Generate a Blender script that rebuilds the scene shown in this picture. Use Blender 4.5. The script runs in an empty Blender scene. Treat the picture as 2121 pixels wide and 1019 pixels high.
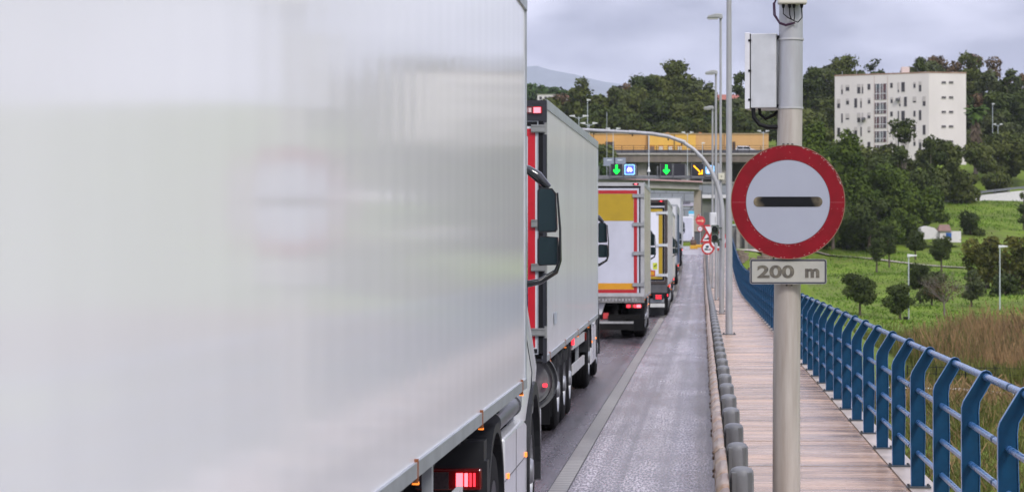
import bpy, bmesh, math, random
import numpy as np
from mathutils import Vector, Matrix
R = math.radians
SC = bpy.context.scene
COL = SC.collection
random.seed(7)

# ---------------------------------------------------------------- camera
F, VX, VY, EYE = 4860.0, 1455.0, 520.0, 2.25      # focal length in photo pixels, vanishing point, eye height
cam = bpy.data.cameras.new("camera")
cam.sensor_width = 36.0
cam.lens = 36.0 * F / 2121
cam.shift_x = -(VX - 1060.5) / 2121
cam.shift_y = (VY - 509.5) / 2121
cam.clip_start, cam.clip_end = 0.3, 20000
cam.dof.use_dof = True
cam.dof.focus_distance = 18.5
cam.dof.aperture_fstop = 7.1
camo = bpy.data.objects.new("camera", cam); COL.objects.link(camo)
camo.location = (0, 0, EYE); camo.rotation_euler = (R(90), 0, 0)
SC.camera = camo
SC.view_settings.view_transform = 'Standard'
SC.view_settings.look = 'None'
SC.view_settings.gamma = 1
SC.view_settings.exposure = 0.62
SC.cycles.max_bounces = 6
SC.cycles.volume_bounces = 1

# ---------------------------------------------------------------- sky
SUN_EL, SUN_ROT = R(42), R(150)
w = bpy.data.worlds.new("World"); SC.world = w; w.use_nodes = True
nt = w.node_tree; nt.nodes.clear()
def N(t, **k):
    n = nt.nodes.new(t)
    for a, b in k.items(): setattr(n, a, b)
    return n
out = N('ShaderNodeOutputWorld')
sky = N('ShaderNodeTexSky', sky_type='NISHITA', sun_disc=False, sun_elevation=SUN_EL, sun_rotation=SUN_ROT)
bg1 = N('ShaderNodeBackground'); bg1.inputs[1].default_value = 0.08
nt.links.new(sky.outputs[0], bg1.inputs[0])
tc = N('ShaderNodeTexCoord')
mp = N('ShaderNodeMapping'); mp.inputs['Scale'].default_value = (1, 1, 2.6); mp.inputs['Location'].default_value = (0.31, 0.0, 0.12)
nz = N('ShaderNodeTexNoise'); nz.inputs['Scale'].default_value = 8; nz.inputs['Detail'].default_value = 5; nz.inputs['Roughness'].default_value = .5
nz.inputs['Distortion'].default_value = .25
nt.links.new(tc.outputs['Generated'], mp.inputs[0]); nt.links.new(mp.outputs[0], nz.inputs['Vector'])
cr = N('ShaderNodeValToRGB'); cr.color_ramp.elements[0].position = .40; cr.color_ramp.elements[1].position = .62
cr.color_ramp.elements[0].color = (.20, .205, .285, 1); cr.color_ramp.elements[1].color = (.62, .615, .74, 1)
nt.links.new(nz.outputs['Fac'], cr.inputs[0])
sp = N('ShaderNodeSeparateXYZ'); nt.links.new(tc.outputs['Generated'], sp.inputs[0])
mr = N('ShaderNodeMapRange'); mr.inputs['From Min'].default_value = .05; mr.inputs['From Max'].default_value = .9
mr.inputs['To Min'].default_value = 1.0; mr.inputs['To Max'].default_value = 2.6
nt.links.new(sp.outputs['Z'], mr.inputs['Value'])
bg2 = N('ShaderNodeBackground'); nt.links.new(cr.outputs[0], bg2.inputs[0]); nt.links.new(mr.outputs[0], bg2.inputs[1])
mx = N('ShaderNodeMixShader'); mx.inputs[0].default_value = .93
nt.links.new(bg1.outputs[0], mx.inputs[1]); nt.links.new(bg2.outputs[0], mx.inputs[2]); nt.links.new(mx.outputs[0], out.inputs[0])

sl = bpy.data.lights.new("sun", 'SUN'); sl.energy = 1.5; sl.angle = R(14); sl.color = (1, .96, .9)
so = bpy.data.objects.new("sun", sl); COL.objects.link(so)
sd = Vector((math.sin(SUN_ROT) * math.cos(SUN_EL), math.cos(SUN_ROT) * math.cos(SUN_EL), math.sin(SUN_EL)))
so.rotation_euler = sd.to_track_quat('Z', 'Y').to_euler(); so.location = (20, -20, 60)

# ---------------------------------------------------------------- materials
MATS = {}
def mat(name, col, rough=.6, metal=0, var=.0, vscale=3.0, col2=None, bump=0, bscale=20, stretch=None, coat=0, emit=0, spec=.5, rvar=0):
    if name in MATS: return MATS[name]
    m = bpy.data.materials.new(name); m.use_nodes = True; MATS[name] = m
    t = m.node_tree; b = t.nodes['Principled BSDF']
    b.inputs['Base Color'].default_value = (*col, 1); b.inputs['Roughness'].default_value = rough
    b.inputs['Metallic'].default_value = metal; b.inputs['Coat Weight'].default_value = coat
    b.inputs['Specular IOR Level'].default_value = spec
    if emit:
        b.inputs['Emission Color'].default_value = (*col, 1); b.inputs['Emission Strength'].default_value = emit
    co = t.nodes.new('ShaderNodeTexCoord'); mpn = t.nodes.new('ShaderNodeMapping')
    t.links.new(co.outputs['Object'], mpn.inputs[0])
    if stretch: mpn.inputs['Scale'].default_value = stretch
    if var or col2 or rvar:
        n = t.nodes.new('ShaderNodeTexNoise'); n.inputs['Scale'].default_value = vscale; n.inputs['Detail'].default_value = 6
        n.inputs['Roughness'].default_value = .65
        t.links.new(mpn.outputs[0], n.inputs['Vector'])
        r = t.nodes.new('ShaderNodeValToRGB'); r.color_ramp.elements[0].position = .34; r.color_ramp.elements[1].position = .68
        c2 = col2 if col2 else tuple(c * (1 - var) for c in col)
        r.color_ramp.elements[0].color = (*c2, 1); r.color_ramp.elements[1].color = (*col, 1)
        t.links.new(n.outputs['Fac'], r.inputs[0]); t.links.new(r.outputs[0], b.inputs['Base Color'])
        if rvar:
            q = t.nodes.new('ShaderNodeMapRange'); q.inputs['From Min'].default_value = .3; q.inputs['From Max'].default_value = .7
            q.inputs['To Min'].default_value = max(.03, rough - rvar); q.inputs['To Max'].default_value = rough + rvar
            t.links.new(n.outputs['Fac'], q.inputs['Value']); t.links.new(q.outputs[0], b.inputs['Roughness'])
    if bump:
        n2 = t.nodes.new('ShaderNodeTexNoise'); n2.inputs['Scale'].default_value = bscale; n2.inputs['Detail'].default_value = 4
        t.links.new(mpn.outputs[0], n2.inputs['Vector'])
        bp = t.nodes.new('ShaderNodeBump'); bp.inputs['Strength'].default_value = bump; bp.inputs['Distance'].default_value = .02
        t.links.new(n2.outputs['Fac'], bp.inputs['Height']); t.links.new(bp.outputs[0], b.inputs['Normal'])
    return m

def panel_mat(name, col, rough, wave=.25, amp=.004, var=.06):
    """glossy sheet with shallow vertical flutes (local y runs along the panel)"""
    m = mat(name, col, rough, var=var, vscale=1.2, coat=.0, stretch=(1, 1, .25))
    t = m.node_tree; b = t.nodes['Principled BSDF']
    co = t.nodes.new('ShaderNodeTexCoord')
    wv = t.nodes.new('ShaderNodeTexWave'); wv.bands_direction = 'Y'; wv.inputs['Scale'].default_value = .314 / wave
    wv.inputs['Distortion'].default_value = .6; wv.inputs['Detail'].default_value = 1; wv.inputs['Detail Scale'].default_value = .3
    t.links.new(co.outputs['Object'], wv.inputs['Vector'])
    nn = t.nodes.new('ShaderNodeTexNoise'); nn.inputs['Scale'].default_value = 1.1; nn.inputs['Detail'].default_value = 2
    mm = t.nodes.new('ShaderNodeMapping'); mm.inputs['Scale'].default_value = (1, 1.6, .5)
    t.links.new(co.outputs['Object'], mm.inputs[0]); t.links.new(mm.outputs[0], nn.inputs['Vector'])
    ad = t.nodes.new('ShaderNodeMath'); ad.operation = 'MULTIPLY_ADD'; ad.inputs[1].default_value = 1.5
    t.links.new(nn.outputs['Fac'], ad.inputs[0]); t.links.new(wv.outputs['Fac'], ad.inputs[2])
    bp = t.nodes.new('ShaderNodeBump'); bp.inputs['Strength'].default_value = 1; bp.inputs['Distance'].default_value = amp
    t.links.new(ad.outputs[0], bp.inputs['Height']); t.links.new(bp.outputs[0], b.inputs['Normal'])
    return m

# ---------------------------------------------------------------- mesh builder
class MB:
    def __init__(s): s.v, s.f = [], []
    def add(s, vs, fs):
        o = len(s.v); s.v += [tuple(v) for v in vs]; s.f += [tuple(i + o for i in f) for f in fs]; return s
    def box(s, a, b):
        x0, y0, z0 = [min(a[i], b[i]) for i in range(3)]; x1, y1, z1 = [max(a[i], b[i]) for i in range(3)]
        return s.add([(x0,y0,z0),(x1,y0,z0),(x1,y1,z0),(x0,y1,z0),(x0,y0,z1),(x1,y0,z1),(x1,y1,z1),(x0,y1,z1)],
                     [(0,3,2,1),(4,5,6,7),(0,1,5,4),(1,2,6,5),(2,3,7,6),(3,0,4,7)])
    def prism(s, pts, axis, a, b):
        """polygon pts (2-D) extruded along axis from a to b; x: pts=(y,z) y: pts=(x,z) z: pts=(x,y)"""
        n = len(pts)
        def m(p, t): return {'x': (t, p[0], p[1]), 'y': (p[0], t, p[1]), 'z': (p[0], p[1], t)}[axis]
        vs = [m(p, a) for p in pts] + [m(p, b) for p in pts]
        return s.add(vs, [tuple(range(n)), tuple(range(2*n-1, n-1, -1))] + [(i, n+i, n+(i+1) % n, (i+1) % n) for i in range(n)])
    def tube(s, pts, r, n=10, cap=True):
        pts = [Vector(p) for p in pts]; rs = r if isinstance(r, (list, tuple)) else [r]*len(pts)
        vs = []; prev = None
        for i, p in enumerate(pts):
            d = (pts[min(i+1, len(pts)-1)] - pts[max(i-1, 0)]).normalized()
            u = prev if prev is not None else (Vector((0,0,1)) if abs(d.z) < .9 else Vector((1,0,0)))
            u = (u - d*u.dot(d)).normalized(); prev = u; q = d.cross(u)
            for k in range(n):
                a = 2*math.pi*k/n; vs.append(p + (u*math.cos(a) + q*math.sin(a))*rs[i])
        fs = [(i*n+k, i*n+(k+1) % n, (i+1)*n+(k+1) % n, (i+1)*n+k) for i in range(len(pts)-1) for k in range(n)]
        if cap: fs += [tuple(range(n-1, -1, -1)), tuple(range((len(pts)-1)*n, len(pts)*n))]
        return s.add(vs, fs)
    def lathe(s, prof, c, axis='x', n=32):
        """prof = list of (axial, radius)"""
        vs = []
        for a, r in prof:
            for k in range(n):
                t = 2*math.pi*k/n; x, y = r*math.cos(t), r*math.sin(t)
                vs.append({'x': (c[0]+a, c[1]+x, c[2]+y), 'y': (c[0]+x, c[1]+a, c[2]+y), 'z': (c[0]+x, c[1]+y, c[2]+a)}[axis])
        m = len(prof)
        fs = [(i*n+k, (i+1)*n+k, (i+1)*n+(k+1) % n, i*n+(k+1) % n) for i in range(m-1) for k in range(n)]
        return s.add(vs, fs)
    def disc(s, c, r, axis='y', n=40, r2=None, t=.0):
        return s
    def arc(s, x0, x1, cy, cz, r0, r1, a0, a1, n=14):
        """curved fender: ring sector in the y-z plane between x0 and x1 (angles in degrees, 0 = forward, 90 = up)"""
        for i in range(n):
            p = []
            for a in (a0+(a1-a0)*i/n, a0+(a1-a0)*(i+1)/n):
                c, q = math.cos(R(a)), math.sin(R(a)); p.append([(cy+c*r0, cz+q*r0), (cy+c*r1, cz+q*r1)])
            s.prism([p[0][0], p[0][1], p[1][1], p[1][0]], 'x', x0, x1)
        return s
    def build(s, name, m, parent=None, smooth=False, bevel=0):
        me = bpy.data.meshes.new(name); me.from_pydata(s.v, [], s.f); me.update()
        bm = bmesh.new(); bm.from_mesh(me)
        if bevel: bmesh.ops.remove_doubles(bm, verts=bm.verts, dist=1e-5)
        bmesh.ops.recalc_face_normals(bm, faces=bm.faces); bm.to_mesh(me); bm.free()
        o = bpy.data.objects.new(name, me); COL.objects.link(o)
        if m: me.materials.append(m)
        if parent: o.parent = parent
        if smooth:
            me.polygons.foreach_set('use_smooth', [True]*len(me.polygons))
            me.set_sharp_from_angle(angle=R(38))
        if bevel:
            b = o.modifiers.new('bevel', 'BEVEL'); b.width = bevel; b.segments = 2; b.limit_method = 'ANGLE'; b.angle_limit = R(35)
        return o
def tag(o, label, cat, group=None):
    o['label'] = label; o['category'] = cat
    if group: o['group'] = group
    return o
def thing(name, label, cat, loc=(0,0,0), rz=0, group=None):
    o = bpy.data.objects.new(name, None); COL.objects.link(o); o.location = loc; o.rotation_euler = (0,0,rz)
    o.empty_display_size = .3
    return tag(o, label, cat, group)
def struct(o): o['kind'] = 'structure'; return o
def P(px, py, d): return ((px-VX)*d/F, d, EYE+(VY-py)*d/F)
def lerp(a, b, t): return a+(b-a)*t
def interp(tab, x): return float(np.interp(x, [t[0] for t in tab], [t[1] for t in tab]))
def sstep(a, b, x):
    t = min(1, max(0, (x-a)/(b-a))); return t*t*(3-2*t)

# ---------------------------------------------------------------- profiles of road and land
ZR = [(-60,0),(104,0),(112,.06),(120,.22),(130,.52),(140,.95),(150,1.45),(160,1.95),(170,2.3),(185,2.55),(262,2.8)]
def zr(y): return interp(ZR, y)
VALLEY = [(-300,-5),(180,-5),(200,-4.5),(230,-3.7),(270,-2.2),(310,-.3),(340,2),(360,3.7),(380,6.0),(424,10.6),(436,11.3),(470,19),(520,28),(560,36),(640,42),(900,52),(1400,54),(4500,54)]
PLAZA = [(-300,-5),(150,-5),(154,-4),(165,1.6),(175,2.3),(262,2.62),(328,2.9),(332,10.3),(428,12.5),(432,13),(435,19),(440,20),(480,25),(560,34),(640,40),(900,52),(1400,54),(4500,54)]
def hh(x, y):
    wgt = 1 - sstep(4.5, 13, x)
    if y > 300: wgt = 1 - sstep(4.5, lerp(13, 45, sstep(300, 430, y)), x)
    z = lerp(interp(VALLEY, y), interp(PLAZA, y), wgt)
    n = math.sin(x*.21+y*.05)*.25 + math.sin(y*.13+1.3)*.2 + math.sin(x*.07-y*.031)*.4
    k = sstep(185, 260, y) * (1-wgt) + sstep(440, 480, y) * wgt
    return z + n*k
# ground sheet
xs = [-1800,-1200,-800,-500,-350,-250,-180,-140] + list(np.arange(-110, 131, 3.0)) + [150,180,250,350,500,800,1200,1800]
ys = [-300,-200,-120,-60,-20] + list(np.arange(0, 150, 5.0)) + list(np.arange(150, 200, 2.0)) + list(np.arange(200, 660, 4.0)) + [680,720,780,850,900,1000,1200,1400,2000,3000,4500]
g = MB()
for y in ys:
    for x in xs: g.v.append((x, y, hh(x, y)))
nx = len(xs)
g.f = [(j*nx+i, j*nx+i+1, (j+1)*nx+i+1, (j+1)*nx+i) for j in range(len(ys)-1) for i in range(nx-1)]
gm = mat('grass ground', (.145,.225,.015), .9, col2=(.085,.12,.016), vscale=.09, bump=.6, bscale=2.0, spec=.15)
t = gm.node_tree                                  # a second, finer tone of dry patches
b = t.nodes['Principled BSDF']; base = b.inputs['Base Color'].links[0].from_socket
n = t.nodes.new('ShaderNodeTexNoise'); n.inputs['Scale'].default_value = .8; n.inputs['Detail'].default_value = 8; n.inputs['Roughness'].default_value = .7
co = t.nodes.new('ShaderNodeTexCoord'); t.links.new(co.outputs['Object'], n.inputs['Vector'])
rr = t.nodes.new('ShaderNodeValToRGB'); rr.color_ramp.elements[0].position = .48; rr.color_ramp.elements[1].position = .72
t.links.new(n.outputs['Fac'], rr.inputs[0])
mxn = t.nodes.new('ShaderNodeMix'); mxn.data_type = 'RGBA'; mxn.inputs['B'].default_value = (.11,.10,.035,1)
t.links.new(rr.outputs[0], mxn.inputs['Factor']); t.links.new(base, mxn.inputs['A']); t.links.new(mxn.outputs['Result'], b.inputs['Base Color'])
struct(g.build('ground', gm, smooth=True))

# ---------------------------------------------------------------- road, drain, walkway
def sheet(x0f, x1f, ysamp, dz, m, name, thick=0):
    s = MB()
    for y in ysamp:
        s.v += [(x0f(y), y, zr(y)+dz), (x1f(y), y, zr(y)+dz)]
        if thick: s.v += [(x1f(y), y, zr(y)+dz-thick), (x0f(y), y, zr(y)+dz-thick)]
    k = 4 if thick else 2
    for j in range(len(ysamp)-1):
        a, c = j*k, (j+1)*k
        if thick:
            s.f += [(a+i, a+(i+1) % 4, c+(i+1) % 4, c+i) for i in range(4)]
        else: s.f.append((a, a+1, c+1, c))
    if thick: s.f += [(0,3,2,1), (len(s.v)-4, len(s.v)-3, len(s.v)-2, len(s.v)-1)]
    return s.build(name, m)
YS = [-50,0,50,100] + list(range(104, 186, 3)) + [200,220,240,262]
def asphalt_mat(name, c1, c2, rough, lo):
    m = mat(name, c1, rough, col2=c2, vscale=.5, bump=.3, bscale=110, rvar=.10, stretch=(2.2,.25,1), spec=.5)
    t = m.node_tree; b = t.nodes['Principled BSDF']; co = t.nodes.new('ShaderNodeTexCoord')
    for (sc_, dt, p0, p1, a_, c_) in (((44,7,1), 2, .40, .62, (lo,lo,lo,1), (1.35,1.33,1.35,1)), ((4.2,.010,1), 5, .40, .60, (.60,.585,.60,1), (1.18,1.17,1.18,1)), ((1.6,.5,1), 5, .40, .5, (.80,.79,.80,1), (1,1,1,1))):
        base = b.inputs['Base Color'].links[0].from_socket
        n = t.nodes.new('ShaderNodeTexNoise'); n.inputs['Scale'].default_value = 1.0; n.inputs['Detail'].default_value = dt
        mpn = t.nodes.new('ShaderNodeMapping'); mpn.inputs['Scale'].default_value = sc_
        t.links.new(co.outputs['Object'], mpn.inputs[0]); t.links.new(mpn.outputs[0], n.inputs['Vector'])
        rr = t.nodes.new('ShaderNodeValToRGB'); rr.color_ramp.elements[0].position = p0; rr.color_ramp.elements[1].position = p1
        rr.color_ramp.elements[0].color = a_; rr.color_ramp.elements[1].color = c_
        t.links.new(n.outputs['Fac'], rr.inputs[0])
        mxn = t.nodes.new('ShaderNodeMix'); mxn.data_type = 'RGBA'; mxn.blend_type = 'MULTIPLY'; mxn.inputs['Factor'].default_value = 1
        t.links.new(base, mxn.inputs['A']); t.links.new(rr.outputs[0], mxn.inputs['B']); t.links.new(mxn.outputs['Result'], b.inputs['Base Color'])
    return m
asphalt = asphalt_mat('wet lane asphalt', (.125,.113,.125), (.065,.06,.066), .24, .4)
asphalt_s = asphalt_mat('wet shoulder asphalt', (.38,.352,.356), (.24,.22,.224), .22, .45)  # pale colour stands in for sky reflected on the wet shoulder
conc = mat('pale concrete', (.42,.39,.35), .55, var=.35, vscale=2.2, bump=.3, bscale=25)
conc_d = mat('weathered concrete', (.30,.28,.25), .7, var=.4, vscale=1.2, bump=.3, bscale=12)
struct(sheet(lambda y: -9.6 if y < 152 else -26, lambda y: .13 if y < 165 else lerp(.13, 2.6, sstep(165, 185, y)), YS, 0, asphalt, 'road', .5))
struct(sheet(lambda y: -1.26, lambda y: .125, [v for v in YS if v < 165], .004, asphalt_s, 'shoulder'))
struct(sheet(lambda y: -8.9, lambda y: -8.78, [v for v in YS if v < 160], .005, mat('road paint', (.62,.62,.62), .5, var=.3), 'road_line'))
struct(sheet(lambda y: -5.2, lambda y: -5.08, [v for v in YS if v < 160], .005, MATS['road paint'], 'road_line'))
# drain channel between lane and shoulder: pale concrete strip with cross grooves
dm = mat('drain concrete', (.38,.365,.32), .36, col2=(.15,.14,.125), vscale=.8, stretch=(1,.2,1), rvar=.1)
t = dm.node_tree; b = t.nodes['Principled BSDF']; base = b.inputs['Base Color'].links[0].from_socket
wv = t.nodes.new('ShaderNodeTexWave'); wv.bands_direction = 'Y'; wv.inputs['Scale'].default_value = 1.8; wv.inputs['Distortion'].default_value = 1.2; wv.inputs['Detail Scale'].default_value = 3
co = t.nodes.new('ShaderNodeTexCoord'); t.links.new(co.outputs['Object'], wv.inputs['Vector'])
rr = t.nodes.new('ShaderNodeValToRGB'); rr.color_ramp.elements[0].position = .12; rr.color_ramp.elements[1].position = .45
rr.color_ramp.elements[0].color = (.25,.24,.22,1)
t.links.new(wv.outputs['Fac'], rr.inputs[0])
mxn = t.nodes.new('ShaderNodeMix'); mxn.data_type = 'RGBA'; mxn.blend_type = 'MULTIPLY'; mxn.inputs['Factor'].default_value = 1
t.links.new(base, mxn.inputs['A']); t.links.new(rr.outputs[0], mxn.inputs['B']); t.links.new(mxn.outputs['Result'], b.inputs['Base Color'])
struct(sheet(lambda y: -1.44, lambda y: -1.27, [v for v in YS if v < 160], .008, dm, 'drain_channel'))
struct(sheet(lambda y: -1.452, lambda y: -1.441, [v for v in YS if v < 160], .006, mat('channel gap', (.02,.02,.02), .6), 'drain_gap'))
struct(sheet(lambda y: -1.269, lambda y: -1.259, [v for v in YS if v < 160], .006, MATS['channel gap'], 'drain_gap'))
struct(sheet(lambda y: -22, lambda y: .12 if y < 165 else lerp(.12, 2.4, sstep(165, 185, y)), [v for v in YS if v > 158], .008, mat('pale wet pavement', (.36,.34,.34), .3, var=.35, vscale=.25, rvar=.12), 'plaza_pavement'))
# walkway
wm = mat('wet walkway concrete', (.55,.41,.295), .24, col2=(.33,.245,.175), vscale=1.5, stretch=(.35,1.7,1), bump=.3, bscale=14, rvar=.16)
t = wm.node_tree; b = t.nodes['Principled BSDF']; base = b.inputs['Base Color'].links[0].from_socket
n = t.nodes.new('ShaderNodeTexNoise'); n.inputs['Scale'].default_value = .35; n.inputs['Detail'].default_value = 3
co = t.nodes.new('ShaderNodeTexCoord'); mpn = t.nodes.new('ShaderNodeMapping'); mpn.inputs['Scale'].default_value = (.6,3,1)
t.links.new(co.outputs['Object'], mpn.inputs[0]); t.links.new(mpn.outputs[0], n.inputs['Vector'])
rr = t.nodes.new('ShaderNodeValToRGB'); rr.color_ramp.elements[0].position = .35; rr.color_ramp.elements[1].position = .6
rr.color_ramp.elements[0].color = (.95,.93,.97,1); rr.color_ramp.elements[1].color = (1.12,1.0,.92,1)
t.links.new(n.outputs['Fac'], rr.inputs[0])
mxn = t.nodes.new('ShaderNodeMix'); mxn.data_type = 'RGBA'; mxn.blend_type = 'MULTIPLY'; mxn.inputs['Factor'].default_value = 1
t.links.new(base, mxn.inputs['A']); t.links.new(rr.outputs[0], mxn.inputs['B']); t.links.new(mxn.outputs['Result'], b.inputs['Base Color'])
# slabs about one metre long with open joints, over a solid deck edge
s = MB(); random.seed(3)
y = -20.0
while y < 186:
    L = random.choice([.92, 1.0, 1.06, 1.0]); dz = random.uniform(-.0015, .0015)
    z0, z1 = zr(y)+.2+dz, zr(y+L)+.2+dz
    a, c = y+.004, y+L-.004
    s.add([(.35,a,z0),(1.77,a,z0),(1.77,c,z1),(.35,c,z1),(.35,a,z0-.05),(1.77,a,z0-.05),(1.77,c,z1-.05),(.35,c,z1-.05)],
          [(0,1,2,3),(0,4,5,1),(1,5,6,2),(2,6,7,3),(3,7,4,0)])
    y += L
struct(s.build('walkway', wm))
struct(sheet(lambda y: .16, lambda y: 1.775, [v for v in YS if v < 187], .155, conc_d, 'walkway_base', .6))
struct(sheet(lambda y: 1.785, lambda y: 2.04, [v for v in YS if v < 187], .205, mat('edge strip concrete', (.50,.43,.37), .4, var=.35, vscale=2, rvar=.12), 'walkway_edge', 1.0))
struct(sheet(lambda y: .135, lambda y: .345, [v for v in YS if v < 187], .175, conc, 'kerb', .3))
# bridge under the deck
bt = thing('road_bridge', 'long concrete road bridge carrying the queue of lorries', 'bridge', (0,0,0))
s = MB(); s.box((-9.4,-50,-1.7),(1.6,150,-.55)); s.build('girder', conc_d, bt)
for y in range(-40, 150, 24):
    s = MB(); s.lathe([(-5.2,.7),(-.6,.7)], (-4,y,-1.6), 'z', 20); s.box((-7,y-.8,-2.2),(0,y+.8,-1.705)); s.build('pier', conc_d, bt)
s = MB(); s.box((-9.9,-50,-.6),(-9.6,152,.85)); s.build('parapet', conc, bt)
s = MB(); s.box((-10,150.1,-6),(2.1,153,-.05)); s.build('abutment', conc_d, bt)

# ---------------------------------------------------------------- blue railing
blue = mat('blue paint', (.0015,.050,.120), .45, var=.4, vscale=5, spec=.25)
blue_l = mat('light blue paint', (.075,.20,.42), .3, col2=(.03,.11,.28), vscale=9, rvar=.1, coat=.4)  # lighter blue of the rails; on post edges it stands in for light
rl = thing('blue_railing', 'blue painted steel railing with bent flat posts and round rails along the footway', 'railing')
poly = [(-.058,.0),(.052,.0),(.060,.60),(.050,.93),(.058,1.0),(.142,1.145),(.146,1.165),(.141,1.19),(.126,1.207),(.104,1.214),(.082,1.208),(.066,1.192),(-.052,1.0),(-.064,.96),(-.064,.55)]
plate = mat('galvanised plate', (.10,.11,.12), .5, .5, var=.4)
mesh0 = None; mesh1 = None
RX = 1.865
for i in range(90):
    y = 2.5 + 2.0*i + .0
    if y > 181: break
    if mesh0 is None:
        s = MB(); s.prism(poly, 'y', -.009, .009); o = s.build('post', blue, rl, bevel=0); mesh0 = o.data
        e = MB()
        n = len(poly)
        for k in range(n):                       # narrow rim round the plate, its lit edge put into the lighter colour
            a, c = poly[k], poly[(k+1) % n]
            if k == 0: continue
            dx, dz = c[0]-a[0], c[1]-a[1]; L = math.hypot(dx, dz); nx_, nz_ = dz/L*.004, -dx/L*.004
            e.prism([a, c, (c[0]+nx_, c[1]+nz_), (a[0]+nx_, a[1]+nz_)], 'y', -.022, .022)
        f = e.build('edge_rim', blue_l, o); mesh1 = f.data
        q = MB(); q.box((-.10,-.06,.002),(.11,.06,.014))
        for bx_ in (-.08,.09):
            for by_ in (-.04,.04): q.lathe([(.014,.011),(.03,.011),(.03,.0)], (bx_,by_,0), 'z', 6)
        bpl = q.build('base_plate', plate, o); mesh2 = bpl.data
    else:
        o = bpy.data.objects.new('post', mesh0); COL.objects.link(o); o.parent = rl
        f = bpy.data.objects.new('edge_rim', mesh1); COL.objects.link(f); f.parent = o
        bpl = bpy.data.objects.new('base_plate', mesh2); COL.objects.link(bpl); bpl.parent = o
    o.location = (RX, y-.2, zr(y)+.207)
ry = [-1] + list(range(2, 104, 2)) + list(range(104, 182, 2))
for (zx, zz, r) in ((.104, 1.170, .026), (.0, .84, .022), (.0, .565, .022), (.0, .30, .022)):
    s = MB(); s.tube([(RX+zx, y, zr(y)+.207+zz) for y in ry], r, 12); s.build('rail', blue_l, rl, smooth=True)
s = MB()                                          # sleeves where rail lengths join
for y in range(9, 180, 6):
    for (zx, zz, r) in ((.104,1.170,.0275),(.0,.84,.0235),(.0,.565,.0235),(.0,.30,.0235)):
        s.tube([(RX+zx, y-.035, zr(y)+.207+zz), (RX+zx, y+.035, zr(y)+.207+zz)], r, 12)
s.build('rail_sleeve', blue, rl, smooth=True)

# ---------------------------------------------------------------- guardrail between road and footway
gr = thing('guardrail', 'weathered steel crash barrier between the shoulder and the footway with domed grey posts', 'guardrail')
steel = mat('stained galvanised steel', (.42,.36,.30), .42, .55, col2=(.27,.16,.095), vscale=3.5, stretch=(3,.7,1), rvar=.12)
greyp = mat('grey plastic cap', (.155,.16,.168), .5, var=.2, vscale=6)
prof = [(.175,.73),(.165,.742),(.13,.735),(.092,.70),(.090,.66),(.128,.625),(.13,.595),(.092,.56),(.090,.52),(.128,.485),(.165,.475)]
segs = []
y = -2.0; k = 0
s = MB()
while y < 176:
    off = .0025*(k % 2)
    for j in range(4):
        ya, yb = y+j*1.0, y+(j+1)*1.0 + (.15 if j == 3 else 0)
        jag = .006*math.sin(y*1.7+j)
        vs = [(p[0]-off+jag*.5, ya, p[1]+zr(ya)+off) for p in prof] + [(p[0]-off+.003*math.sin(y*1.7+j+1), yb, p[1]+zr(yb)+off) for p in prof]
        n = len(prof); s.add(vs, [(i, i+1, n+i+1, n+i) for i in range(n-1)])
    y += 4.0; k += 1
o = s.build('beam', steel, gr, smooth=True); md = o.modifiers.new('solid', 'SOLIDIFY'); md.thickness = .004
s = MB()
y = -2.0
while y < 176:
    for zz in (.70,.66,.56,.52):
        s.lathe([(0,.014),(-.014,.014),(-.018,.008),(-.018,0)], (.093, y+.06, zz+zr(y)), 'x', 8)
    y += 4
bo = s.build('bolts', mat('rusty bolt', (.12,.075,.05), .6, .4, var=.4), o); bo['kind'] = 'stuff'
pm = None
for i in range(86):
    y = 1.75 + 2.0*i + .1
    if y > 174: break
    if pm is None:
        s = MB()
        s.prism([(-.07,-.075),(.045,-.075),(.07,-.05),(.07,.05),(.045,.075),(-.07,.075)], 'z', -.03, .565)
        p0 = s.build('post', mat('post steel', (.15,.155,.16), .5, .3, var=.25), gr, bevel=.006)
        s = MB(); rings = []
        for (z, sc_) in ((.36,1.07),(.535,1.05),(.565,1.02),(.585,.86),(.596,.5),(.6,.05)):
            rings.append([(x*sc_, yy*sc_, z + (0 if z < .55 else .012*(x > 0)*0)) for x, yy in [(.078*math.cos(a)*(1.0 if abs(math.cos(a)) < .8 else 1), .082*math.sin(a)) for a in [2*math.pi*q/20 for q in range(20)]]])
        vs = [v for r in rings for v in r]
        s.add(vs, [(q*20+k2, q*20+(k2+1) % 20, (q+1)*20+(k2+1) % 20, (q+1)*20+k2) for q in range(5) for k2 in range(20)] + [tuple(range(100,120))])
        c0 = s.build('cap', greyp, p0, smooth=True)
        s = MB(); s.box((-.12,-.05,.28),(-.066,.05,.5)); b0 = s.build('spacer', plate, p0)
        pm = (p0.data, c0.data, b0.data); o = p0
    else:
        o = bpy.data.objects.new('post', pm[0]); COL.objects.link(o); o.parent = gr
        md = o.modifiers.new('bevel', 'BEVEL'); md.width = .006; md.segments = 2; md.limit_method = 'ANGLE'
        for nm, me_ in (('cap', pm[1]), ('spacer', pm[2])):
            c = bpy.data.objects.new(nm, me_); COL.objects.link(c); c.parent = o
    o.location = (.265, y, zr(y)+.2)

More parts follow.
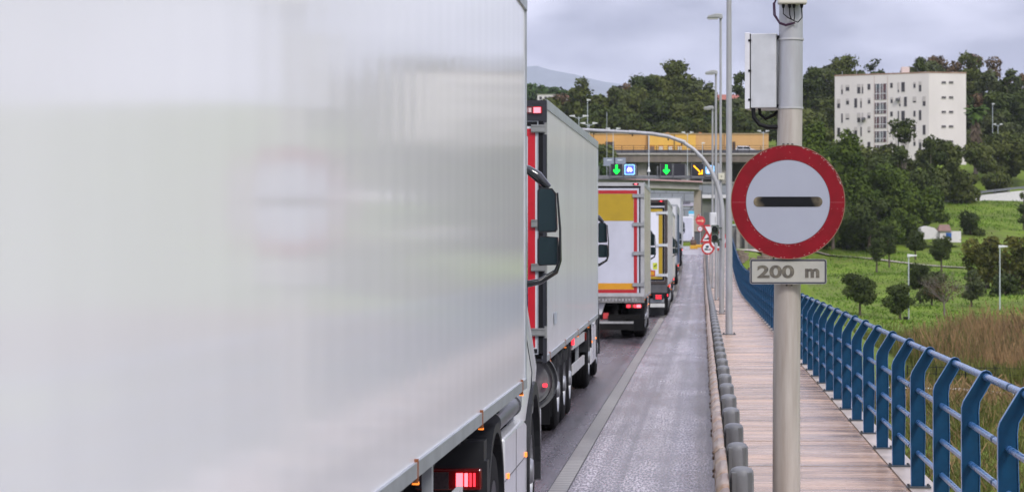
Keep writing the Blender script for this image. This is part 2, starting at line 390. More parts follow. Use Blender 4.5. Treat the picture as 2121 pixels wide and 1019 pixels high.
# ---------------------------------------------------------------- lorries
white_side = panel_mat('white trailer panel', (.84,.84,.855), .09, wave=.42, amp=.0003, var=.03)
white_side.node_tree.nodes['Principled BSDF'].inputs['Specular IOR Level'].default_value = .14
white_side2 = panel_mat('fluted white trailer panel', (.76,.77,.79), .18, wave=.14, amp=.0016, var=.10)
white_p = mat('white lorry paint', (.66,.67,.69), .25, var=.12, vscale=2, coat=.4)
door_w = mat('grey white door panel', (.52,.53,.60), .35, var=.14, vscale=1.6)
alu = mat('dull aluminium', (.42,.45,.48), .42, .5, var=.25, vscale=4)
alu_l = mat('bright aluminium frame', (.50,.50,.50), .45, .35, var=.25, vscale=3)
blk = mat('black plastic', (.008,.0085,.010), .5, spec=.2, var=.3, vscale=8)
blkg = mat('gloss black housing', (.012,.014,.016), .12, coat=.5)
darkp = mat('dark grey plastic', (.022,.024,.028), .5, spec=.3, var=.35, vscale=5)
rubber = mat('tyre rubber', (.010,.010,.011), .8, spec=.15, var=.4, vscale=6, bump=.3, bscale=30)
chas = mat('dirty chassis', (.012,.0115,.011), .8, spec=.15, var=.4, vscale=4)
rimm = mat('wheel rim', (.34,.35,.37), .4, .6, var=.3, vscale=9)
redp = mat('red paint', (.50,.006,.018), .35, var=.2, vscale=4)
dredp = mat('dull red marking', (.42,.014,.02), .4, var=.15)
yelp = mat('mustard marking', (.42,.28,.012), .45, var=.15, vscale=3)
orgp = mat('amber yellow marking', (.62,.28,.01), .45, var=.12, vscale=3)
lens_r = mat('red lamp lens', (.12,.002,.003), .2, coat=.5)
lit_r = mat('lit red lamp', (1,.03,.05), .4, emit=1.3)
lit_w = mat('lit red lamp core', (1,.10,.13), .4, emit=2.6)
lit_o = mat('lit amber lamp', (1,.25,.03), .4, emit=.8)
lens_o = mat('amber reflector', (.22,.07,.02), .3)
glass = mat('dark glass', (.015,.022,.024), .05, coat=1)
mirg = mat('mirror glass', (.065,.10,.105), .04, 1.0)

def wheel(parent, x, y, side=1, r=.51, wd=.30, name='wheel', rim=True, z=None):
    """tyre and rim with the axle along x; side = +1 when the outside faces +x"""
    c = (x, y, r if z is None else z); s = MB(); h = wd/2
    s.lathe([(-h,r*.56),(-h,r*.86),(-h*.82,r*.96),(-h*.5,r*.995),(h*.5,r*.995),(h*.82,r*.96),(h,r*.86),(h,r*.56)], c, 'x', 36)
    for a in (-.5,-.17,.17,.5):
        s.lathe([(h*a-.012,r*.996),(h*a-.006,r*1.004),(h*a+.006,r*1.004),(h*a+.012,r*.996)], c, 'x', 36)
    w_ = s.build(name, rubber, parent, smooth=True)
    s = MB(); q = side
    s.lathe([(q*h,r*.57),(q*(h-.02),r*.55),(q*(h-.13),r*.50),(q*(h-.15),r*.40),(q*(h-.09),r*.36),(q*(h-.05),r*.22),(q*(h+.0),r*.20),(q*(h+.02),r*.17),(q*(h+.02),0)], c, 'x', 28)
    for k in range(10):
        a = k*math.pi/5; s.lathe([(q*(h-.09),.018),(q*(h-.055),.018),(q*(h-.05),.0)], (c[0], c[1]+math.cos(a)*r*.29, c[2]+math.sin(a)*r*.29), 'x', 6)
    s.build('rim', rimm, w_, smooth=True)
    return w_

def mirror(par, x0, y, z0, body=blkg, side=1):
    """door mirror: upper arm, tall glass, small wide-angle glass, lower bracket; x0 = cab side, z0 = bottom of the lower glass"""
    a = MB(); q = side
    X = lambda v: x0+q*v
    a.tube([(X(-.14),y-.02,z0+.80),(X(.02),y,z0+.79),(X(.10),y,z0+.735),(X(.19),y+.01,z0+.64)], [.03,.038,.045,.03], 12)
    a.box((X(-.12),y-.05,z0+.54),(X(-.02),y+.04,z0+.70))
    arm = a.build('mirror_arm', body, par, smooth=True)
    def housing(zb, zt, xa, xb, nm, taper=.02):
        s = MB()
        o = [(X(xa), zb+.02), (X(xa+.015), zb), (X(xb-.015), zb+.005), (X(xb), zb+.03), (X(xb-taper*.4), zt-.04), (X(xb-taper*1.4), zt), (X(xa+.02), zt+.01), (X(xa), zt-.02)]
        cx = sum(p[0] for p in o)/8; cz = sum(p[1] for p in o)/8
        n = 8; vs = []
        for yy, k in ((y-.045, 1.0), (y+.03, 1.0), (y+.085, .78), (y+.10, .35)):
            vs += [(cx+(p[0]-cx)*k, yy, cz+(p[1]-cz)*k) for p in o]
        s.add(vs, [(j*n+i, j*n+(i+1) % n, (j+1)*n+(i+1) % n, (j+1)*n+i) for j in range(3) for i in range(n)] + [tuple(range(n)), tuple(range(3*n, 4*n))])
        h = s.build(nm, body, arm, smooth=True)
        s = MB(); s.prism([(cx+(p[0]-cx)*.86, cz+(p[1]-cz)*.93) for p in o], 'y', y-.052, y-.046)
        s.build('mirror_glass', mirg, h)
    housing(z0+.27, z0+.635, .10, .265, 'mirror_housing', .03)
    housing(z0, z0+.235, .10, .275, 'mirror_housing', .005)
    s = MB(); s.tube([(X(.262),y,z0+.60),(X(.285),y,z0+.3),(X(.285),y,z0+.04),(X(.25),y,z0-.05),(X(.12),y,z0-.13),(X(-.08),y,z0-.17)], [.008,.010,.013,.022,.026,.032], 10)
    s.box((X(-.08),y-.06,z0-.32),(X(.0),y+.06,z0-.12))
    s.build('mirror_bracket', body, arm, smooth=True)
    return arm

def tractor(par, ox, oy, yaw, paint, detail=2, hw=1.24, mirror_mat=None, lamps=True, roof=3.75):
    """everything of the cab unit, parented to the lorry; local y = 0 at the trailer front, front axle at +1.6"""
    M = Matrix.Translation((ox, oy, 0)) @ Matrix.Rotation(yaw, 4, 'Z')
    made = []
    def put(o): made.append(o); return o
    e = bpy.data.objects.new('tractor_unit', None); COL.objects.link(e)   # temporary parent, removed below
    # cab body, lofted front to back
    s = MB(); n = 0; rings = []
    prof = [(.62,.95,roof-.12,0),(.75,1.0,roof,.0),(1.9,1.0,roof-.03,0),(2.35,.98,roof-.22,0),(2.72,.94,2.9,0),(2.86,.88,2.2,0)]
    for (y, k, zt, _) in prof:
        H = hw*k
        zt2 = zt
        rings.append([(-H*.98,y,.95),(-H,y,1.3),(-H*.91,y,min(2.0,zt2-.3)),(-H*.88,y,zt2-.28),(-H*.82,y,zt2-.06),(-H*.72,y,zt2),(H*.72,y,zt2),(H*.82,y,zt2-.06),(H*.88,y,zt2-.28),(H*.91,y,min(2.0,zt2-.3)),(H,y,1.3),(H*.98,y,.95)])
    n = 12; vs = [v for r in rings for v in r]
    s.add(vs, [(j*n+i, j*n+(i+1) % n, (j+1)*n+(i+1) % n, (j+1)*n+i) for j in range(len(rings)-1) for i in range(n)] + [tuple(range(n)), tuple(range((len(rings)-1)*n, len(rings)*n))])
    cab = put(s.build('cab', paint, e, smooth=True))
    s = MB(); s.prism([(-hw*.84,1.95),(hw*.84,1.95),(hw*.80,2.95),(-hw*.80,2.95)], 'y', 2.80, 2.90)
    put(s.build('windscreen', glass, cab))
    for q in (-1, 1):
        s = MB(); s.prism([(1.45,1.62),(2.55,1.62),(2.42,2.62),(1.45,2.70)], 'x', q*(hw*.87), q*(hw*.912))
        put(s.build('side_window', glass, cab))
        s = MB(); s.prism([(q*hw*.99,.97),(q*hw*1.004,1.3),(q*hw*.915,2.0),(q*hw*.88,2.0),(q*hw*.95,1.3)], 'y', 1.38, 1.40)
        put(s.build('door_trim', blk, cab))
    s = MB(); s.prism([(-hw+.03,2.55),(hw-.03,2.55),(hw-.12,2.85),(hw-.4,3.0),(-hw+.4,3.0),(-hw+.12,2.85)], 'z', .34, .93); put(s.build('bumper', paint, e, bevel=.06))
    s = MB(); s.box((-hw*.7,2.88,1.0),(hw*.7,2.95,1.75)); put(s.build('grille', blk, e, bevel=.03))
    for q in (-1, 1):
        s = MB(); s.box((q*hw*.62,2.98,.60),(q*hw*.97,3.05,.80)); put(s.build('headlight', mat('headlight glass', (.7,.72,.75), .1, coat=1), e, bevel=.02))
        # front arch, steps, tank with skirt, drive fender
        s = MB(); s.arc(q*(hw-.28), q*(hw+.015), 1.6, .52, .60, .70, -12, 192, 16); put(s.build('fender', darkp, e, smooth=True))
        s = MB(); s.box((q*(hw-.25),2.28,.36),(q*(hw-.01),2.70,.95)); put(s.build('side_step', paint, e, bevel=.03))
        s = MB(); s.prism([(-1.22,.34),(.86,.34),(.86,.94),(.55,.99),(-1.22,.99)], 'x', q*(hw-.10), q*(hw+.0))
        sk = put(s.build('side_skirt', white_p if paint is not redp else paint, e, bevel=.02))
        s = MB()
        for (a, c) in ((-1.22,.86),):
            s.box((q*(hw+.0),a,.70),(q*(hw+.002),c,.705))
        s.box((q*hw,-.22,.34),(q*(hw+.002),-.214,.98))
        put(s.build('skirt_gap', blk, sk))
        for yy in (-.98, .70):
            s = MB(); s.box((q*hw,yy-.03,.70),(q*(hw+.012),yy+.03,.735)); put(s.build('side_lamp', lit_o, sk))
        s = MB(); s.tube([(q*(hw-.10),-1.2,1.09),(q*(hw-.10),.45,1.10)], .075, 16); s.tube([(q*(hw-.10),.45,1.10),(q*(hw-.12),.75,1.20)], .09, 16)
        put(s.build('air_pipe', mat('grey pipe', (.13,.135,.15), .35, var=.3), e, smooth=True))
        s = MB(); s.arc(q*(hw-.62), q*(hw+.02), -2.1, .52, .58, .64, 12, 168, 18)
        s.box((q*(hw-.62),-2.80,.62),(q*(hw+.02),-2.66,.98)); s.box((q*(hw-.62),-2.80,.98),(q*(hw+.0),-2.60,1.10))
        put(s.build('fender', darkp, e, smooth=True))
        wheel(e, q*(hw-.17), 1.6, q); wheel(e, q*(hw-.15), -2.1, q, name='wheel')
        wheel(e, q*(hw-.50), -2.1, q, name='wheel')
        if lamps:
            s = MB(); s.box((q*(hw-.40),-2.92,.815),(q*(hw-.005),-2.84,.945)); lp = put(s.build('tail_light', lens_r, e, bevel=.012))
            s = MB(); s.box((q*(hw-.40),-2.928,.825),(q*(hw-.20),-2.921,.925)); put(s.build('reflector_grid', mat('smoked lens', (.07,.05,.055), .3, var=.6, vscale=60), lp))
            for (u0, u1) in ((.155,.115),(.105,.085),(.075,.062),(.052,.040)):
                s = MB(); s.box((q*(hw-u0),-2.932,.84),(q*(hw-u1),-2.921,.92)); put(s.build('lamp_segment', lit_w if u0 > .1 else lit_r, lp))
        mirror(e, q*(hw*.955-.06), 2.35, 2.13, mirror_mat or blkg, q)
    s = MB(); s.box((-.42,-2.9,.62),(-.32,2.6,.92)); s.box((.32,-2.9,.62),(.42,2.6,.92)); s.box((-.42,-2.95,.7),(.42,-2.9,.85)); s.box((-.6,.5,.8),(.6,2.4,1.2))
    s.box((-.95,-1.1,.45),(.95,.75,.95)); put(s.build('frame', chas, e))
    # re-parent all direct children of the helper to the lorry, keeping their place
    for o in [o for o in bpy.data.objects if o.parent is e]:
        o.parent = par; o.matrix_basis = M
    bpy.data.objects.remove(e)

def lorry(label, X, Y, L, yaw=0, z0=0, pitch=0, W=2.56, zb=1.1, zt=4.0, front_rise=0, side=None, rear=None, cab_paint=None, tractor_yaw=0, tractor_dx=0,
          toprail=.10, group='lorries queuing in the right lane', sideguard=True, rigid=False, roof=3.75, cabhw=1.24):
    """X, Y = right rear corner of the box; the lorry's own x = 0 is its centre line"""
    side = side or white_side2; cab_paint = cab_paint or white_p
    t = thing('lorry', label, 'lorry', (X-W/2*math.cos(yaw), Y-W/2*math.sin(yaw), z0), yaw, group)
    h = W/2; fr = front_rise
    def zz(y, z): return z+fr*y/L
    # side walls, roof, front: one shell
    s = MB()
    s.add([(x,y,zz(y,z)) for x in (-h+.01,h-.01) for y in (.04,L) for z in (zb,zt)],
          [(0,1,3,2),(4,6,7,5),(1,5,7,3),(0,2,6,4),(2,3,7,6)])
    box = s.build('box_body', side, t)
    s = MB()
    for q in (-1, 1):
        for (za, zc, o) in ((zt-toprail, zt+.012, .004),):
            s.prism([(.03,zz(0,za)),(L+.02,zz(L,za)),(L+.02,zz(L,zc)),(.03,zz(0,zc))], 'x', q*(h-.02), q*(h+o))
            if toprail > .15:
                for k in (.28,.5,.72):
                    zc2 = za+toprail*k; s.prism([(.03,zz(0,zc2)),(L,zz(L,zc2)),(L,zz(L,zc2+.012)),(.03,zz(0,zc2+.012))], 'x', q*h, q*(h+.009))
    s.prism([(-h,zz(L,zb)),(-h+.05,zz(L,zb)),(-h+.05,zz(L,zt)),(-h,zz(L,zt))], 'y', L-.04, L+.03)
    s.prism([(h,zz(L,zb)),(h-.05,zz(L,zb)),(h-.05,zz(L,zt)),(h,zz(L,zt))], 'y', L-.04, L+.03)
    s.build('top_rail', alu, box)
    s = MB()
    for q in (-1, 1):
        s.prism([(.03,zz(0,zb-.062)),(L,zz(L,zb-.062)),(L,zz(L,zb+.006)),(.03,zz(0,zb+.006))], 'x', q*(h-.06), q*(h+.004))
    s.build('bottom_rail', alu, box)
    k = 0
    for yy in np.arange(.55, L-.3, 3.15):
        for q in (-1, 1):
            s = MB(); s.box((q*(h-.03),yy-.010,zz(yy,zb-.085)),(q*(h+.008),yy+.010,zz(yy,zb+.02)))
            ml = s.build('marker_lamp', lens_o, box)
            s = MB(); s.box((q*(h-.02),yy-.008,zz(yy,zb-.093)),(q*(h+.010),yy+.008,zz(yy,zb-.081))); s.build('lamp_glow', lit_o, ml)
    if rear: rear(t, h, zb, zt)
    # chassis
    s = MB()
    for q in (-1, 1): s.box((q*.42,.3,zb-.42),(q*.56,L-.9,zb-.062))
    for yy in np.arange(.6, L-.5, 1.3): s.box((-h+.1,yy,zb-.16),(h-.1,yy+.09,zb-.065))
    s.build('chassis', chas, t)
    if rigid:
        for yy in (1.75, 3.1):
            for q in (-1, 1):
                wheel(t, q*(h-.17), yy, q); wheel(t, q*(h-.50), yy, q)
        for q in (-1, 1):
            s = MB(); s.arc(q*(h-.5), q*(h-.01), 1.75, .51, .57, .60, 40, 150, 8); s.arc(q*(h-.5), q*(h-.01), 3.1, .51, .57, .60, 30, 140, 8); s.build('mudguard', blk, t)
        tractor(t, 0, L, tractor_yaw, cab_paint, hw=cabhw, lamps=False, roof=roof)
    else:
        for yy in (2.3, 3.61, 4.92):
            s = MB(); s.tube([(-h+.2,yy,.51),(h-.2,yy,.51)], .07, 10); s.build('axle', chas, t)
            for q in (-1, 1):
                wheel(t, q*(h-.20), yy, q, wd=.38)
                s = MB(); s.arc(q*(h-.45), q*(h-.02), yy, .51, .555, .575, 28, 152, 10); s.build('mudguard', darkp, t)
        for q in (-1, 1):
            s = MB(); s.box((q*(h-.46),1.52,.22),(q*(h-.04),1.535,.95)); s.build('mudflap', blk, t)
            if sideguard:
                for (za, zc) in ((.50,.64),(.86,1.0)):
                    s = MB(); s.box((q*(h-.05),5.75,za),(q*(h-.02),9.1,zc)); s.build('guard_rail', mat('white guard rail', (.55,.56,.56), .4, var=.3), t)
                for yy in (5.9, 7.9):
                    s = MB(); s.box((q*(h-.10),yy,.46),(q*(h-.052),yy+.07,zb-.07)); s.build('guard_bracket', alu, t)
                s = MB(); s.box((q*(h-.03),5.70,.93),(q*(h+.005),5.76,1.03)); s.build('side_lamp', lit_r, t)
            s = MB(); s.box((q*.75,L-4.4,.25),(q*.87,L-4.28,zb-.1)); s.box((q*.68,L-4.46,.2),(q*.94,L-4.2,.25)); s.build('landing_leg', chas, t)
        s = MB(); s.box((-.9,6.0,.45),(.9,7.6,.95)); s.build('tool_locker', darkp, t, bevel=.03)
        tractor(t, tractor_dx, L, tractor_yaw, cab_paint, hw=cabhw, roof=roof)
    # rear under-run bar
    s = MB(); s.box((-h+.12,.12,.50),(h-.12,.24,.63)); s.box((-.6,.16,.62),(-.5,.24,zb-.1)); s.box((.5,.16,.62),(.6,.24,zb-.1)); s.build('underrun_bar', alu if not rigid else chas, t)
    return t

def frame_rect(s, h, z0, z1, w, ya, yb):
    s.box((-h,ya,z1-w),(h,yb,z1)); s.box((-h,ya,z0),(h,yb,z0+w)); s.box((-h,ya,z0+w),(-h+w,yb,z1-w)); s.box((h-w,ya,z0+w),(h,yb,z1-w)); return s
def hinges(par, h, zs, hm, wdt=.19):
    for q in (-1, 1):
        for z in zs:
            s = MB(); s.box((q*(h-wdt),-.055,z-.045),(q*(h-.015),-.03,z+.045)); s.box((q*(h-wdt),-.062,z-.035),(q*(h-.02),-.055,z-.028)); s.box((q*(h-wdt),-.062,z+.028),(q*(h-.02),-.055,z+.035))
            s.tube([(q*(h-.012),-.03,z-.07),(q*(h-.012),-.03,z+.07)], .018, 8); s.build('hinge', hm, par)
def tail(par, x0, x1, z0, z1, y=-.02, on=(.35,.62), body=lens_r):
    s = MB(); s.box((x0,y-.04,z0),(x1,y+.03,z1)); b_ = s.build('tail_light', body, par, bevel=.01)
    w_ = x1-x0
    s = MB(); s.box((x0+w_*on[0],y-.047,z0+.02),(x0+w_*on[1],y-.041,z1-.02)); s.build('lamp_segment', lit_w, b_)
    return b_

def rear_plain(t, h, zb, zt):
    s = MB(); s.box((-h+.03,-.01,zb),(h-.03,.04,zt-.05)); d = s.build('rear_door', white_p, t)
    frame_rect(MB(), h, zb, zt, .07, -.02, .04).build('door_frame', alu, t)
    s = MB(); s.box((-h+.1,-.03,.6),(h-.1,.1,.9)); s.build('bumper', blk, t)
    for q in (-1, 1): tail(t, min(q*(h-.5),q*(h-.1)), max(q*(h-.5),q*(h-.1)), .66, .80)

def rear_red(t, h, zb, zt):
    """black framed doors with a red border"""
    s = MB(); s.box((-h+.10,-.012,zb+.06),(h-.10,.02,zt-.30)); d = s.build('rear_door', mat('white door panel', (.60,.63,.66), .35, var=.1), t)
    s = MB(); s.box((-.012,-.03,zb+.1),(.012,-.013,zt-.32))
    frame_rect(s, h-.045, zb+.03, zt-.24, .055, -.02, .03).build('door_seal', blk, d)
    s = frame_rect(MB(), h-.135, zb+.10, zt-.33, .085, -.019, -.013); s.build('border_stripe', redp, d)
    for q in (-1, 1):
        for xx in (.38,.62): 
            s = MB(); s.tube([(q*xx,-.05,zb-.02),(q*xx,-.05,zt-.26)], .017, 10); s.build('lock_rod', alu, d, smooth=True)
    s = MB(); frame_rect(s, h, zb-.08, zt, .045, -.035, .06); s.box((-h+.045,-.03,zt-.24),(h-.045,.06,zt-.045)); fr = s.build('door_frame', mat('dark frame', (.035,.038,.045), .35, .3, var=.3), t)
    s = MB(); frame_rect(s, h-.098, zb+.02, zt-.235, .012, -.024, -.018); s.build('frame_edge', alu, fr)
    for q in (-1, 1):
        x0, x1 = sorted((q*(h-.42), q*(h-.05)))
        s = MB(); s.box((x0,-.05,zt-.155),(x1,-.036,zt-.075)); lb = s.build('marker_light', lens_r, fr)
        s = MB()
        for k in range(5): s.box((x0+.03+k*.045 if q > 0 else x1-.065-k*.045,-.056,zt-.14),(x0+.062+k*.045 if q > 0 else x1-.033-k*.045,-.051,zt-.09))
        s.build('lens_grid', mat('pale lens', (.6,.45,.45), .3), lb)
        c = q*(h-.115); s = MB(); s.box((c-.035,-.066,zt-.148),(c+.045,-.05,zt-.085)); s.build('lamp_segment', lit_w, lb)
    hinges(d, h, (zt-.33, zt-1.08-.35, zb+1.35-.32, zb+.28), mat('steel hinge', (.30,.31,.30), .5, .4, var=.4), .18)
    # bumper, lamps, round mudguard ends
    s = MB(); s.box((-h+.05,-.02,.62),(h-.28,.10,.98)); s.box((-h+.05,-.05,.98),(h-.05,.1,zb-.08)); s.build('bumper', blk, t, bevel=.02)
    for q in (-1, 1):
        x0, x1 = sorted((q*(h-.62), q*(h-.30)))
        tail(t, x0, x1, .52, .74, y=-.03, on=(.3,.55))
        s = MB()
        s.lathe([(-.03,.30),(.03,.30),(.05,.33),(.03,.36),(-.03,.36)], (q*(h-.26), .42, .72), 'y', 32)
        s.lathe([(-.02,.25),(.02,.25),(.02,.29),(-.02,.29)], (q*(h-.26), .42, .72), 'y', 32)
        s.lathe([(.0,0),(.0,.25)], (q*(h-.26), .40, .72), 'y', 32)
        o = s.build('wheel_cover', mat('scuffed rim plastic', (.30,.31,.32), .4, .2, var=.6, vscale=3), t, smooth=True)
        s = MB(); s.box((q*(h-.07),.33,.65),(q*(h-.02),.36,.69)); s.build('side_lamp', lit_r, t)
        s = MB(); s.box((q*(h-.44),1.0,.16),(q*(h-.03),1.012,.62)); s.build('mudflap', blk, t)
    s = MB(); s.box((h-.44,-.07,.82),(h-.32,-.05,.93)); s.build('plate_light', mat('pale plate', (.7,.75,.85), .4, var=.4, vscale=40), t)

def rear_yellow(t, h, zb, zt):
    s = MB(); s.box((-h+.08,-.012,zb+.03),(h-.08,.02,zt-.12)); d = s.build('rear_door', door_w, t)
    frame_rect(MB(), h, zb, zt, .09, -.02, .06).build('door_frame', alu_l, t)
    frame_rect(MB(), h-.10, zb+.04, zt-.11, .035, -.017, .0).build('door_seal', blk, d)
    frame_rect(MB(), h-.185, zb+.09, zt-.20, .085, -.0165, -.0125).build('border_stripe', dredp, d)
    s = MB(); s.box((-h+.275,-.0160,zt-.98),(h-.275,-.0125,zt-.29)); s.build('yellow_panel', yelp, d)
    s = MB(); s.box((-h+.275,-.0160,zb+.18),(h-.275,-.0125,zb+.34)); s.build('amber_strip', orgp, d)
    s = MB(); s.box((-.01,-.02,zb+.05),(.01,-.017,zt-.12)); s.build('door_gap', blk, d)
    hinges(d, h, (zt-.34, zt-1.07, zt-1.81, zb+.30), mat('zinc hinge', (.45,.46,.46), .4, .6, var=.3), .30)
    for xx in (-.5, -.12, .12):
        s = MB(); s.tube([(xx-.35,-.05,zb),(xx-.35,-.05,zt-.1)], .016, 8); s.build('lock_rod', alu, d, smooth=True)
    s = MB(); s.box((-.16,-.07,zb+.20),(.10,-.05,zb+.30)); s.box((-.14,-.09,zb+.23),(.07,-.07,zb+.27)); s.build('handle', mat('handle bracket', (.25,.26,.27), .4, .5), d, bevel=.01)
    for q in (-1, 1):
        s = MB(); s.box((q*(h-.30),-.035,zt-.065),(q*(h-.14),-.02,zt-.02)); m_ = s.build('marker_light', lens_r, t)
        s = MB(); s.box((q*(h-.24),-.042,zt-.055),(q*(h-.19),-.036,zt-.03)); s.build('lamp_segment', lit_w, m_)
    s = MB(); s.box((-h+.0,-.06,zb-.16),(h-.0,.05,zb-.005)); sl_ = s.build('rear_sill', mat('worn steel sill', (.27,.26,.25), .5, .3, var=.6, vscale=7), t)
    s = MB()
    for k in range(26):
        xx = -h+.2+k*.085; s.box((xx,-.066,zb-.12+.02*((k*7) % 3)/3),(xx+.05,-.061,zb-.05-.02*((k*5) % 3)/3))
    s.build('letter_marks', mat('pale sill marks', (.48,.48,.47), .4, .4, var=.5, vscale=20), sl_)  # made-up pale blocks in place of unreadable lettering on the sill
    s = MB(); s.box((h-.48,-.04,.79),(h-.06,.03,.90)); b_ = s.build('tail_light', lens_r, t, bevel=.01)
    for (a, c, mm) in ((.45,.36,lit_r),(.20,.09,lit_w),(.33,.29,lens_o),(.27,.22,lit_r)):
        s = MB(); s.box((h-a,-.048,.81),(h-c,-.041,.88)); s.build('lamp_segment', mm, b_)
    s = MB(); s.box((-h+.06,-.04,.79),(-h+.48,.03,.90)); s.build('tail_light', lens_r, t, bevel=.01)
    s = MB(); s.prism([(-.95,.46),(.12,.46),(.28,.98-.05),(-.95,.93)], 'y', .12, .5); s.build('tank', white_p, t, bevel=.02)
    s = MB(); s.box((-.02,.08,.62),(.09,.118,.88)); s.build('tank_bracket', blk, t)
    s = MB(); s.box((.22,.06,.52),(.36,.1,.67)); s.build('reflector', mat('red reflector', (.5,.05,.05), .3), t)
    s = MB(); s.box((-h+.05,-.06,.40),(h-.28,.02,.455)); s.build('step_edge', mat('step steel', (.5,.5,.48), .4, .4, var=.4), t)
    s = MB(); s.box((-h+.05,-.05,.24),(h-.28,.02,.398)); s.box((.35,.0,.45),(.8,.05,.60)); s.build('bumper', chas, t)
    for q in (-1, 1):
        s = MB(); s.box((q*(h-.45),.9,.18),(q*(h-.05),.912,.8)); s.build('mudflap', blk, t)

def rear_ochre(t, h, zb, zt):
    s = MB(); s.box((-h+.06,-.012,zb+.03),(h-.06,.02,zt-.2)); d = s.build('rear_door', mat('clean white door', (.72,.73,.80), .35, var=.06), t)
    frame_rect(MB(), h, zb, zt, .10, -.03, .06).build('door_frame', mat('brown frame', (.07,.055,.05), .45, .2, var=.3), t)
    frame_rect(MB(), h-.11, zb+.11, zt-.26, .06, -.02, .0).build('door_seal', blk, d)
    s = MB(); frame_rect(s, h-.175, zb+.13, zt-.29, .13, -.018, -.0125).build('border_stripe', yelp, d)
    s = MB(); s.box((-h+.1,-.04,zt-.2),(h-.1,.0,zt-.1)); s.build('header', blk, t)
    for q in (-1, 1):
        s = MB(); s.box((q*(h-.33),-.045,zt-.075),(q*(h-.12),-.031,zt-.03)); m_ = s.build('marker_light', lens_r, t)
        s = MB(); s.box((q*(h-.25),-.052,zt-.07),(q*(h-.19),-.046,zt-.035)); s.build('lamp_segment', lit_r, m_)
    hinges(d, h, (zt-.45, zt-1.55, zb+.30), mat('white hinge', (.6,.62,.63), .4, .2), .36)
    s = MB(); s.box((.15,-.02,zb+.27),(h-.42,-.0125,zb+.46)); p_ = s.build('marking_plate', dredp, d)
    s = MB(); s.box((.18,-.025,zb+.30),(h-.45,-.0205,zb+.43)); s.build('amber_strip', orgp, p_)
    s = MB(); s.prism([(.52,zb+.47),(.74,zb+.47),(.63,zb+.66)], 'y', -.02, -.0125); s.build('warning_triangle', redp, d)
    s = MB(); s.box((.78,-.02,zb+.50),(.93,-.0125,zb+.72)); k_ = s.build('sticker', mat('lime sticker', (.55,.60,.05), .5), d)
    s = MB(); s.prism([(.80,zb+.60),(.91,zb+.68),(.91,zb+.64),(.84,zb+.57)], 'y', -.024, -.0205); s.build('sticker_mark', mat('sticker ink', (.05,.08,.02), .5), k_)
    s = MB(); s.box((-h+.02,-.04,zb-.30),(h-.02,.05,zb-.02)); s.build('rear_sill', mat('dark sill', (.11,.11,.115), .5, .3, var=.3), t)
    s = MB(); s.box((-h+.1,-.03,.72),(h-.1,.05,zb-.3)); s.build('bumper', blk, t)
    for q in (-1, 1):
        x0, x1 = sorted((q*(h-.50), q*(h-.14)))
        s = MB(); s.box((x0,-.06,.60),(x1,.0,.78)); b_ = s.build('tail_light', darkp, t, bevel=.01)
        for i in range(4):
            for j in range(3):
                s = MB(); a = x0+.10+i*.052; s.box((a,-.067,.62+j*.052),(a+.032,-.061,.65+j*.052)); s.build('lamp_segment', lit_r, b_)
        s = MB(); s.box((q*(h-.02),.4,.70),(q*(h+.01),.46,.78)); s.build('side_lamp', lit_r, t)
    s = MB(); s.box((-h+.12,-.05,.34),(h-.10,.03,.47)); s.build('underrun_bar', mat('white bumper', (.62,.63,.6), .45, var=.2), t)
    s = MB(); s.box((-h+.15,.3,.04),(h-.12,.315,.36)); s.build('mudflap', darkp, t)

def rear_curtain(t, h, zb, zt):
    rear_plain(t, h, zb, zt)

# nearest: long white box trailer whose side fills the left of the view
T1 = lorry('nearest lorry, glossy white box trailer filling the left side with black fenders below', -1.222, 3.4, 13.6, yaw=.0038, zb=1.324, zt=4.05, W=2.6, side=white_side, rear=rear_plain,
      tractor_yaw=.0, tractor_dx=0, toprail=.06, cabhw=1.24)
T2 = lorry('second lorry, white box trailer with red bordered black rear frame', -1.81, 27.3, 13.4, zb=1.03, zt=4.0, front_rise=.13, W=2.6, rear=rear_red, tractor_yaw=.006, tractor_dx=0, cabhw=1.23)
s = MB(); s.box((1.30,1.35,1.36),(1.306,1.75,1.50)); s.build('sticker', mat('grey sticker', (.42,.46,.52), .5, var=.3, vscale=30), T2)
T3 = lorry('third lorry, rigid box with a yellow panel and red stripe on its rear doors', -1.485, 60, 7.3, zb=1.09, zt=4.0, W=2.56, rear=rear_yellow, rigid=True, toprail=.08, side=mat('cream side panel', (.60,.57,.50), .25, col2=(.46,.42,.36), vscale=.7), cabhw=1.2)
T4 = lorry('fourth lorry, white rear doors with ochre border and a small red triangle', -1.19, 80, 13.6, yaw=.0, zb=1.13, zt=4.0, W=2.56, rear=rear_ochre, toprail=.08, cabhw=1.2)
T5 = lorry('fifth lorry, pale cream trailer between the ochre bordered lorry and the blue one', -1.30, 101, 11.0, zb=1.1, zt=3.92, rear=rear_plain, z0=.0, side=mat('cream tarpaulin', (.60,.58,.52), .5, var=.12), cab_paint=mat('brown cab', (.13,.035,.02), .35), cabhw=1.2)
T6 = lorry('sixth lorry, dark blue curtain sided trailer with a pale roof', -1.28, 119, 12.0, zb=1.1, zt=4.1, rear=rear_plain, z0=.5, side=mat('blue tarpaulin', (.02,.05,.15), .45, var=.3, vscale=2), cab_paint=mat('navy cab', (.015,.03,.08), .3), cabhw=1.2, toprail=.4)
T7 = lorry('seventh lorry, light grey trailer at the head of the queue', -1.24, 139, 11.0, zb=1.1, zt=4.1, rear=rear_plain, z0=1.35, side=mat('light grey tarpaulin', (.50,.51,.53), .5, var=.2), cab_paint=mat('orange cab', (.55,.12,.03), .35), cabhw=1.2)

